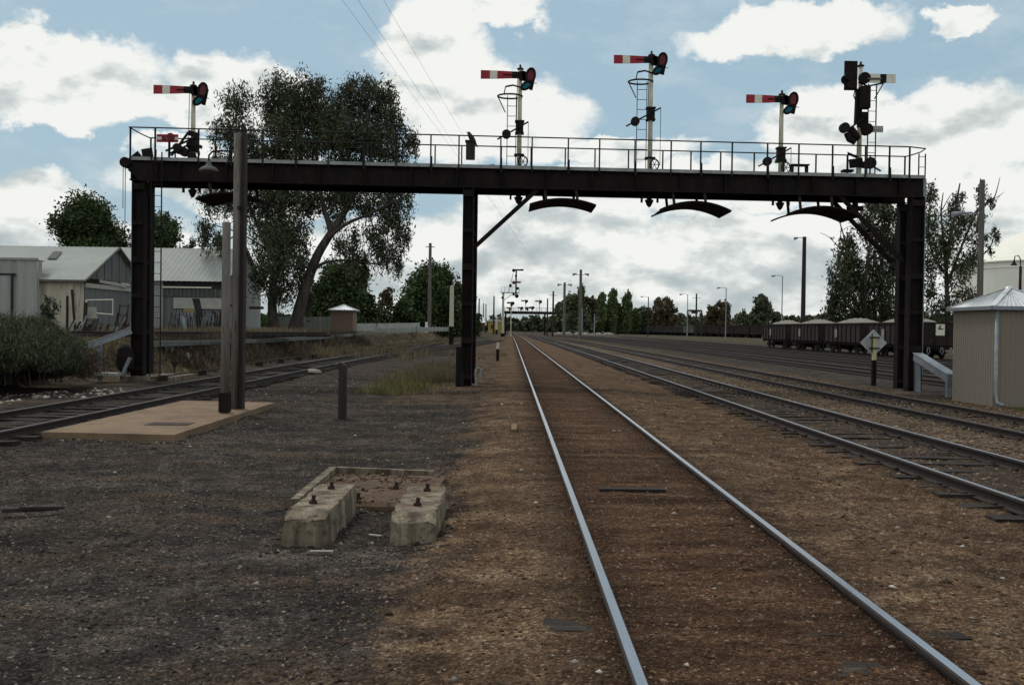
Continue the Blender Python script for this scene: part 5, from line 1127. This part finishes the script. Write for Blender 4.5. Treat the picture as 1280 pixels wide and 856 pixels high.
pole('slender grey street lamp left of the thick dark pole', 977, 345, 180, .24, galv, 0, [(.1, 1.5, 'lampl')], 'street_lamp', 'street lamp')
pole('dark pole beside the timber frame', 870, 367, 330, .7, timberd, 0, [(1.5, 3, 'x')])
pole('thin pole above the grey wagons in front of brown tree', 810, 371, 300, .4, timberd, 0, [(.1, 1.8, 'lampl')])
pole('thin pole left of the far bracket signal', 598.5, 373, 300, .5, timberd, .8)
pole('thin pole between the bracket signal and white hut', 617, 370, 260, .5, timberd, .3)
pole('thin pale pole right of the tall twin lamp masts', 743, 392, 260, .35, galv)
pole('thin pale pole under the first poplar', 727.5, 385, 255, .35, galv)
pole('short thin pole right of the poplars', 770, 386, 380, .5, timberd)
pole('thin pole over the small white roofed hut', 604, 379, 320, .4, timberd, .8)
x_ = at(1274, 400, 48).x; po = pole('short post with gooseneck lamp beside the silo', 1274, 333, 48, .18, rust, 0, [], 'lamp_pole', 'lamp post'); tz = at(1274, 333, 48).z
mb = MB(); mb.tube([(x_, 48, tz-.2), (x_, 48, tz+.35), (x_-.12, 48, tz+.55), (x_-.28, 48, tz+.5), (x_-.32, 48, tz+.25)], .025, 6); mb.build('lamp_arm', steel, po); mb = MB(); mb.lathe((x_-.32, 48, tz+.05), [(.17, 0), (.06, .15), (.04, .25)], 10); mb.build('lamp_shade', steel, po)
# overhead wires
for k, (xa, xb_) in enumerate([(442, 691), (470, 695), (412, 687)]):
    z = 11.0+.15*k; p0 = Vector(((xa-638)/1200*26.8, 26.8, z)); p1 = Vector((10.2+.6*k, 233, 10.8)); dd_ = (p1-p0)/(233-26.8); s_ = p0-dd_*60
    mb = MB(); mb.tube([s_.lerp(p1, t_) for t_ in np.linspace(0, 1, 8)], 0.004, 5); tag(mb.build('overhead_wire', steel), ['middle', 'right', 'left'][k]+' one of three thin overhead wires crossing the cloud', 'wire', 'overhead wires')
# timber frame (loading gauge)
Yq = 300; a = at(859.5, 388, Yq); c = at(877, 388, Yq); fr = thing('loading_gauge', 'square dark timber frame above the far wagons', 'frame', (a.x, Yq, 0))
mb = MB(); mb.bar((a.x, Yq, a.z), (c.x, Yq, a.z), .4, .5); mb.build('beam', timberd, fr)
for p in (a, c): mb = MB(); mb.bar((p.x, Yq, 0), (p.x, Yq, p.z), .45, .4); mb.build('post', timberd, fr)
mb = MB(); mb.bar((a.x, Yq, a.z-1.3), (a.x+1.2, Yq, a.z), .2, .2); mb.bar((c.x, Yq, c.z-1.3), (c.x-1.2, Yq, c.z), .2, .2); mb.box(((a.x+c.x)/2, Yq, a.z-.6), (2, .3, .7)); mb.build('bracing', timberd, fr)
# ------------------------------------------------------------------ far gantry and bracket signal
Yg = 262; fg_ = thing('far_gantry', 'far black signal gantry across the tracks on the horizon', 'gantry', (X_(660, Yg), Yg, 0)); zb_ = at(630, 390.5, Yg).z
xa, xb2 = at(630.5, 390, Yg).x, at(694, 391, Yg).x
mb = MB(); mb.box(((xa+xb2)/2, Yg, zb_), (xb2-xa, 1.2, .75)); mb.build('girder', black, fg_)
for px in (632, 681, 691): mb = MB(); x_ = at(px, 400, Yg).x; mb.box((x_, Yg, zb_/2), (.45, .8, zb_)); mb.build('leg', black, fg_)
mb = MB(); mb.tube([(xa, Yg-.5, zb_+1.3), (xb2, Yg-.5, zb_+1.3)], .05, 5)
for k in range(12): x_ = xa+(xb2-xa)*k/11; mb.tube([(x_, Yg-.5, zb_), (x_, Yg-.5, zb_+1.3)], .045, 5)
mb.build('handrail', steel, fg_)
def far_sig(px, pyt, pya, dirn, L, Y, zbase, lab, m_=steel, name='far_signal'):
    b_ = at(px, pyt, Y); s = thing(name, lab, 'railway signal', (b_.x, Y, zbase), 'signals on the far gantry'); mb = MB(); mb.tube([(b_.x, Y, zbase), (b_.x, Y, b_.z)], .12, 6); mb.build('mast', whitep, s)
    za = at(px, pya, Y).z; mb = MB(); mb.prism([(b_.x, Y-.15, za-.16), (b_.x+dirn*L, Y-.15, za-.19), (b_.x+dirn*L, Y-.15, za+.19), (b_.x, Y-.15, za+.16)], (0, -.04, 0)); mb.build('arm', m_, s)
    mb = MB(); mb.disc((b_.x-dirn*.35, Y-.15, za-.1), .38, .06, 12); mb.disc((b_.x-dirn*.1, Y-.15, za-.45), .3, .06, 12); mb.build('spectacle', steel, s); return s
far_sig(657, 374, 376, -1, 1.2, Yg, zb_+.4, 'left one of two tall signals on the far gantry'); far_sig(674.5, 374, 376.5, -1, 1.2, Yg, zb_+.4, 'right one of two tall signals on the far gantry')
far_sig(637, 384, 385, -1, .8, Yg, zb_+.4, 'low signal at the left end of the far gantry'); far_sig(651, 384, 384.5, -1, .8, Yg, zb_+.4, 'low signal left of the left tall far one'); far_sig(660, 382, 385, 1, .8, Yg, zb_+.4, 'low signal with red arm between the two tall far ones', darkred); far_sig(665, 383, 384, -1, .7, Yg, zb_+.4, 'small low signal right of the red armed far one')
Yk = 215; zt_ = at(628, 366, Yk).z; bk_ = thing('bracket_signal', 'tall cream bracket post with railed platform in the distance', 'railway signal', (at(628, 410, Yk).x, Yk, 0))
x_ = at(628.5, 410, Yk).x; mb = MB(); mb.tube([(x_, Yk, -.1), (x_, Yk, zt_)], [.34, .24], 10); mb.build('post', whitep, bk_)
mb = MB(); mb.box((x_, Yk, .35), (.95, .95, .8)); mb.build('base', steel, bk_)
mb = MB(); xe = at(649, 366, Yk).x; mb.box(((x_-.5+xe)/2, Yk, zt_+.05), (xe-x_+.5, 1.0, .15)); mb.bar((x_, Yk, zt_-1.8), (xe-1.2, Yk, zt_), .12, .12); mb.build('platform', black, bk_)
mb = MB(); zz = zt_+1.25
mb.tube([(x_-.5, Yk-.45, zz), (xe, Yk-.45, zz)], .035, 5)
for k in range(6): xx = x_-.5+(xe-x_+.5)*k/5; mb.tube([(xx, Yk-.45, zt_), (xx, Yk-.45, zz)], .035, 5)
mb.build('handrail', steel, bk_)
xm_ = at(645, 360, Yk).x; mb = MB(); mb.tube([(xm_, Yk, zt_-.9), (xm_, Yk, at(645, 336.5, Yk).z)], .17, 8); mb.build('doll_mast', black, bk_)
for px0, px1, py, mt in ((643, 654.5, 337.5, steel), (643, 651, 352.8, darkred)):
    a = at(px0, py, Yk-.2); c = at(px1, py, Yk-.2); mb = MB(); mb.prism([(a.x, a.y, a.z-.16), (c.x, a.y, c.z-.2), (c.x, a.y, c.z+.2), (a.x, a.y, a.z+.16)], (0, -.04, 0)); mb.disc((a.x-.15, a.y, a.z-.1), .38, .08, 12); mb.build('arm', mt, bk_)
mb = MB()
for px, py, r_ in ((638, 357, .35), (647, 360.5, .32), (645, 345, .28), (646, 370, .45), (642, 368, .3), (628, 372, .25)): m3 = MB(); m3.disc(at(px, py, Yk-.25), r_, .3, 12); m3.build('counterweight', black, bk_)
mb.tube([at(636, 366, Yk-.2), at(641.5, 341, Yk-.2)], .05, 5); mb.build('rod', black, bk_)
Yd = 205; s = far_sig(639, 377, 378.5, -1, .9, Yd, 0, 'dark slim signal post right of the far bracket post', steel, 'lineside_signal'); s['group'] = 'lineside signals'
two_tone('short_signal_post', 'short cream post with black base left of far bracket signal', 'post', 620.5, 418, 398, 412, .6); two_tone('signal_post', 'cream post with small crosshead left of the far signals', 'post', 607, 416, 380, 407, .6, .0)
# ------------------------------------------------------------------ far buildings, fences
def house(name, label, px0, px1, pyb, pye, pyr, Y, D, wm, rm, zb=0.):
    a = at(px0, pyb, Y); c = at(px1, pyb, Y); ze = at(px0, pye, Y).z; zr = at(px0, pyr, Y+D/2).z; r = thing(name, label, 'building', ((a.x+c.x)/2, Y, zb)); mb = MB(); mb.box(((a.x+c.x)/2, Y+D/2, (zb+ze)/2), (c.x-a.x, D, ze-zb)); mb.build('wall', wm, r)
    mb = MB(); x0, x1 = a.x-.3, c.x+.3; mb.add([(x0, Y-.3, ze), (x1, Y-.3, ze), (x1, Y+D+.3, ze), (x0, Y+D+.3, ze), (x0+.5, Y+D/2, zr), (x1-.5, Y+D/2, zr)], [(0, 1, 5, 4), (2, 3, 4, 5), (0, 4, 3), (1, 2, 5), (0, 3, 2, 1)]); mb.build('roof', rm, r)
    mb = MB(); w_ = (c.x-a.x)*.16; mb.box((a.x+(c.x-a.x)*.3, Y-.03, zb+(ze-zb)*.55), (w_, .05, (ze-zb)*.35)); mb.box((a.x+(c.x-a.x)*.7, Y-.03, zb+(ze-zb)*.4), (w_*.8, .05, (ze-zb)*.75)); mb.build('openings', sheddk, r); return r
house('brick_hut', 'small brick hut with white roof beyond the cream post', 592, 605.5, 411, 403, 397, 300, 5, brickm, roofw, 1.0)
house('white_warehouse', 'long low white warehouse at the end of the main line', 653, 691, 409, 402.5, 398, 620, 30, fencew, roofw, 0)
house('yellow_building', 'small pale yellow building left of the far gantry', 610, 626, 412, 402, 399, 330, 6, yellowm, fenceg, .2)
house('cottage', 'white roofed cottage behind the white fence', 464, 482, 408, 398, 390, 175, 8, fencew, roofw, 1.2)
house('red_roof_shed', 'low shed with red roof behind the far wagons', 922, 937, 412, 406, 403, 480, 10, brickm, darkred, 0)
def fence(label, pts, h, mt, posts=True, name='fence', gap=False):
    r = thing(name, label, 'fence', pts[0]); mb = MB()
    for a, c in zip(pts, pts[1:]):
        a, c = Vector(a), Vector(c); L = (c-a).length
        if gap:
            n_ = int(L/.35)
            for k in range(n_): p = a.lerp(c, (k+.5)/n_); mb.box((p.x, p.y, p.z+h/2), (.16, .05, h))
            mb.bar(a+Vector((0, .05, h*.3)), c+Vector((0, .05, h*.3)), .04, .1); mb.bar(a+Vector((0, .05, h*.75)), c+Vector((0, .05, h*.75)), .04, .1)
        else: mb.sheet(a, c, c+Vector((0, 0, h)), a+Vector((0, 0, h)), max(4, int(L/.5)), .05)
    mb.build('panel', mt, r); n_ = 0
    for a, c in zip(pts, pts[1:]):
        a, c = Vector(a), Vector(c); k = max(1, int((c-a).length/4))
        for i in range(k+1):
            p = a.lerp(c, i/k); mb = MB(); mb.box((p.x, p.y+.08, p.z+h/2), (.12, .12, h+.2)); mb.build('post', mt, r); n_ += 1
    return r
fence('grey paling fence behind the gum trunk', [at(345, 416, 100), at(378, 416, 100), at(412, 416, 102)], 1.7, fenceg)
fence('white sheet fence right of the small beige hut', [at(441, 415, 112), at(470, 414.5, 116), at(524, 413, 125)], 1.0, fencew, name='white_fence')
fence('low white picket fence running towards the middle leg', [at(470, 417, 96), at(520, 415, 112), at(560, 413.5, 150)], .55, fencew, gap=True, name='picket_fence')
p = at(533, 413.5, 135); mb = MB(); mb.box((p.x, p.y, p.z+.5), (.35, .3, 1.5)); tag(mb.build('white_marker', whitea, None, origin=p), 'small white marker beside the bare timber pole', 'marker')
# silo
Ys = 190; cx = at(1312, 400, Ys).x; rS = cx-at(1203, 400, Ys).x; ze = at(1240, 326, Ys-rS*.6).z; si = thing('grain_silo', 'large cream cylindrical silo with conical roof at right edge', 'silo', (cx, Ys, 0))
mb = MB(); mb.tube([(cx, Ys, 0), (cx, Ys, ze)], rS, 64); mb.build('wall', silom, si, False)
mb = MB(); mb.tube([(cx, Ys, ze-1.2), (cx, Ys, ze-1.05)], rS+.12, 64); mb.tube([(cx, Ys, ze-.1), (cx, Ys, ze+.15)], rS+.35, 64); mb.build('rim', silom, si)
mb = MB(); mb.tube([(cx, Ys, ze+.1), (cx, Ys, ze+rS*.5), (cx, Ys, ze+rS*.52)], [rS, 1.5, .1], 64); mb.build('roof', silom, si)
# pale boulders and rubble heaps far right of centre
mb = MB()
for i in range(46):
    p = at(random.uniform(690, 765), 413.5, random.uniform(300, 340)); r_ = random.uniform(.4, 1.1); mb.lathe((p.x, p.y, 0), [(r_, 0), (r_*.9, r_*.5), (r_*.3, r_*.9)], 7)
tag(mb.build('far_rubble', stonew), 'pale rubble heaps at the foot of the far trees', 'rubble', kind='stuff')
# ------------------------------------------------------------------ sky and sun
SUN_EL, SUN_AZ = math.radians(55), math.radians(-35)   # azimuth from +Y towards +X
sd = Vector((math.sin(SUN_AZ)*math.cos(SUN_EL), math.cos(SUN_AZ)*math.cos(SUN_EL), math.sin(SUN_EL)))
sun = bpy.data.lights.new('sun', 'SUN'); so = bpy.data.objects.new('sun', sun); COL.objects.link(so); sun.energy = 1.5; sun.angle = math.radians(11); sun.color = (1, .95, .87)
so.rotation_euler = sd.to_track_quat('Z', 'Y').to_euler()
wd = bpy.data.worlds.new('World'); SC.world = wd; wd.use_nodes = True; nt = wd.node_tree; bg = nt.nodes['Background']
sky = nt.nodes.new('ShaderNodeTexSky'); sky.sky_type = 'NISHITA'; sky.sun_disc = False; sky.sun_elevation = SUN_EL; sky.sun_rotation = SUN_AZ; sky.air_density = 1.2; sky.dust_density = 1.5
D_ = nt.nodes.new('ShaderNodeTexCoord').outputs['Generated']
wn = noise(nt, vmth(nt, 'MULTIPLY', D_, (1, 1, 1.5)).outputs[0], 7, 8, .62, True)
off = vmth(nt, 'MULTIPLY', vmth(nt, 'SUBTRACT', wn, (.5, .5, .5)).outputs[0], (.13, .13, .10)).outputs[0]
wn2 = noise(nt, D_, 26, 6, .6, True); off2 = vmth(nt, 'MULTIPLY', vmth(nt, 'SUBTRACT', wn2, (.5, .5, .5)).outputs[0], (.035, .035, .03)).outputs[0]
WD = vmth(nt, 'ADD', vmth(nt, 'ADD', D_, off).outputs[0], off2).outputs[0]
def sdir(px, py): return ray(px, py).normalized()
blobs = [(60, 75, 135, 40), (90, 120, 110, 30), (305, 122, 90, 52), (235, 140, 40, 25), (525, 50, 80, 42), (545, 110, 95, 60), (610, 150, 120, 60), (45, 262, 75, 50), (985, 38, 125, 34), (1190, 28, 40, 18), (1190, 165, 110, 50), (1040, 165, 85, 48), (330, 230, 170, 40), (840, 238, 200, 36), (700, 380, 900, 98), (1180, 270, 160, 70), (690, 275, 130, 34), (960, 300, 170, 34), (140, 330, 200, 50), (220, 185, 45, 14), (760, 190, 130, 20), (590, 30, 110, 24)]
fld = None
for (px, py, rx, ry) in blobs:
    d0 = sdir(px, py); v = vmth(nt, 'SUBTRACT', WD, tuple(d0)).outputs[0]; v = vmth(nt, 'MULTIPLY', v, (F/rx, F/rx, F/ry)).outputs[0]
    l = nt.nodes.new('ShaderNodeVectorMath'); l.operation = 'LENGTH'; nt.links.new(v, l.inputs[0]); e = mth(nt, 'SUBTRACT', 1.0, l.outputs['Value'])
    fld = e if fld is None else mth(nt, 'MAXIMUM', fld, e)
# general cloud cover away from the modelled patch
gen = noise(nt, vmth(nt, 'MULTIPLY', D_, (1, 1, 2.2)).outputs[0], 2.6, 7, .6); gen = mth(nt, 'MULTIPLY', mth(nt, 'SUBTRACT', gen, .5), 5.)
sy = nt.nodes.new('ShaderNodeSeparateXYZ'); nt.links.new(D_, sy.inputs[0])
hid = mth(nt, 'MAXIMUM', mth(nt, 'MULTIPLY_ADD', sy.outputs[2], 8., -3.2, clamp=True), mth(nt, 'MULTIPLY_ADD', sy.outputs[1], -6., 4.6, clamp=True))
fld = mth(nt, 'MAXIMUM', fld, mth(nt, 'MULTIPLY_ADD', hid, 6., mth(nt, 'SUBTRACT', gen, 5.8)))
mask = mth(nt, 'MULTIPLY_ADD', fld, 3.6, .35, clamp=True); 
ms = nt.nodes.new('ShaderNodeMapRange'); ms.interpolation_type = 'SMOOTHSTEP'; nt.links.new(mask, ms.inputs[0]); mask = ms.outputs[0]
wisp = ramp(nt, noise(nt, vmth(nt, 'MULTIPLY', D_, (1, 1, 2.5)).outputs[0], 8, 6, .6), [(.5, (0,)*3), (.85, (.4,)*3)])
mask = mth(nt, 'MAXIMUM', mask, wisp)
# relief shading of the cloud: noise against the same noise shifted upward
PD = vmth(nt, 'MULTIPLY', D_, (1, 1, 1.9)).outputs[0]
ca = noise(nt, PD, 11, 7, .55); cb = noise(nt, vmth(nt, 'ADD', PD, (-.012, 0, .035)).outputs[0], 11, 7, .55)
rel = mth(nt, 'MULTIPLY', mth(nt, 'SUBTRACT', ca, cb), 1.7)
cg = noise(nt, PD, 4.2, 5, .55)
lum = mth(nt, 'ADD', mth(nt, 'MULTIPLY_ADD', cg, .62, .57), rel)
thick = mth(nt, 'MULTIPLY', mth(nt, 'SUBTRACT', 1., mth(nt, 'MULTIPLY', fld, .55, clamp=True)), .12)
lum = mth(nt, 'ADD', lum, thick)
lowf = mth(nt, 'MULTIPLY_ADD', sy.outputs[2], 1.35, -.16, clamp=False); lowf = mth(nt, 'MINIMUM', lowf, .12); lum = mth(nt, 'ADD', lum, lowf)
ccol = ramp(nt, lum, [(.58, (4.5, 5.15, 5.3)), (.78, (5.9, 6.4, 6.35)), (.95, (8.3, 8.6, 8.3)), (1.0, (9.0, 9.1, 8.8))])
skyc = mixc(nt, .85, sky.outputs[0], (3.55, 5.1, 6.1)); 
fin = mixc(nt, mask, skyc, ccol)
nt.links.new(fin, bg.inputs['Color']); bg.inputs['Strength'].default_value = .1
# ------------------------------------------------------------------ view
vs = SC.view_settings; vs.view_transform = 'Standard'; vs.look = 'None'; vs.gamma = 1; vs.use_curve_mapping = False; vs.exposure = 0
SC.cycles.max_bounces = 5; SC.cycles.use_denoising = True
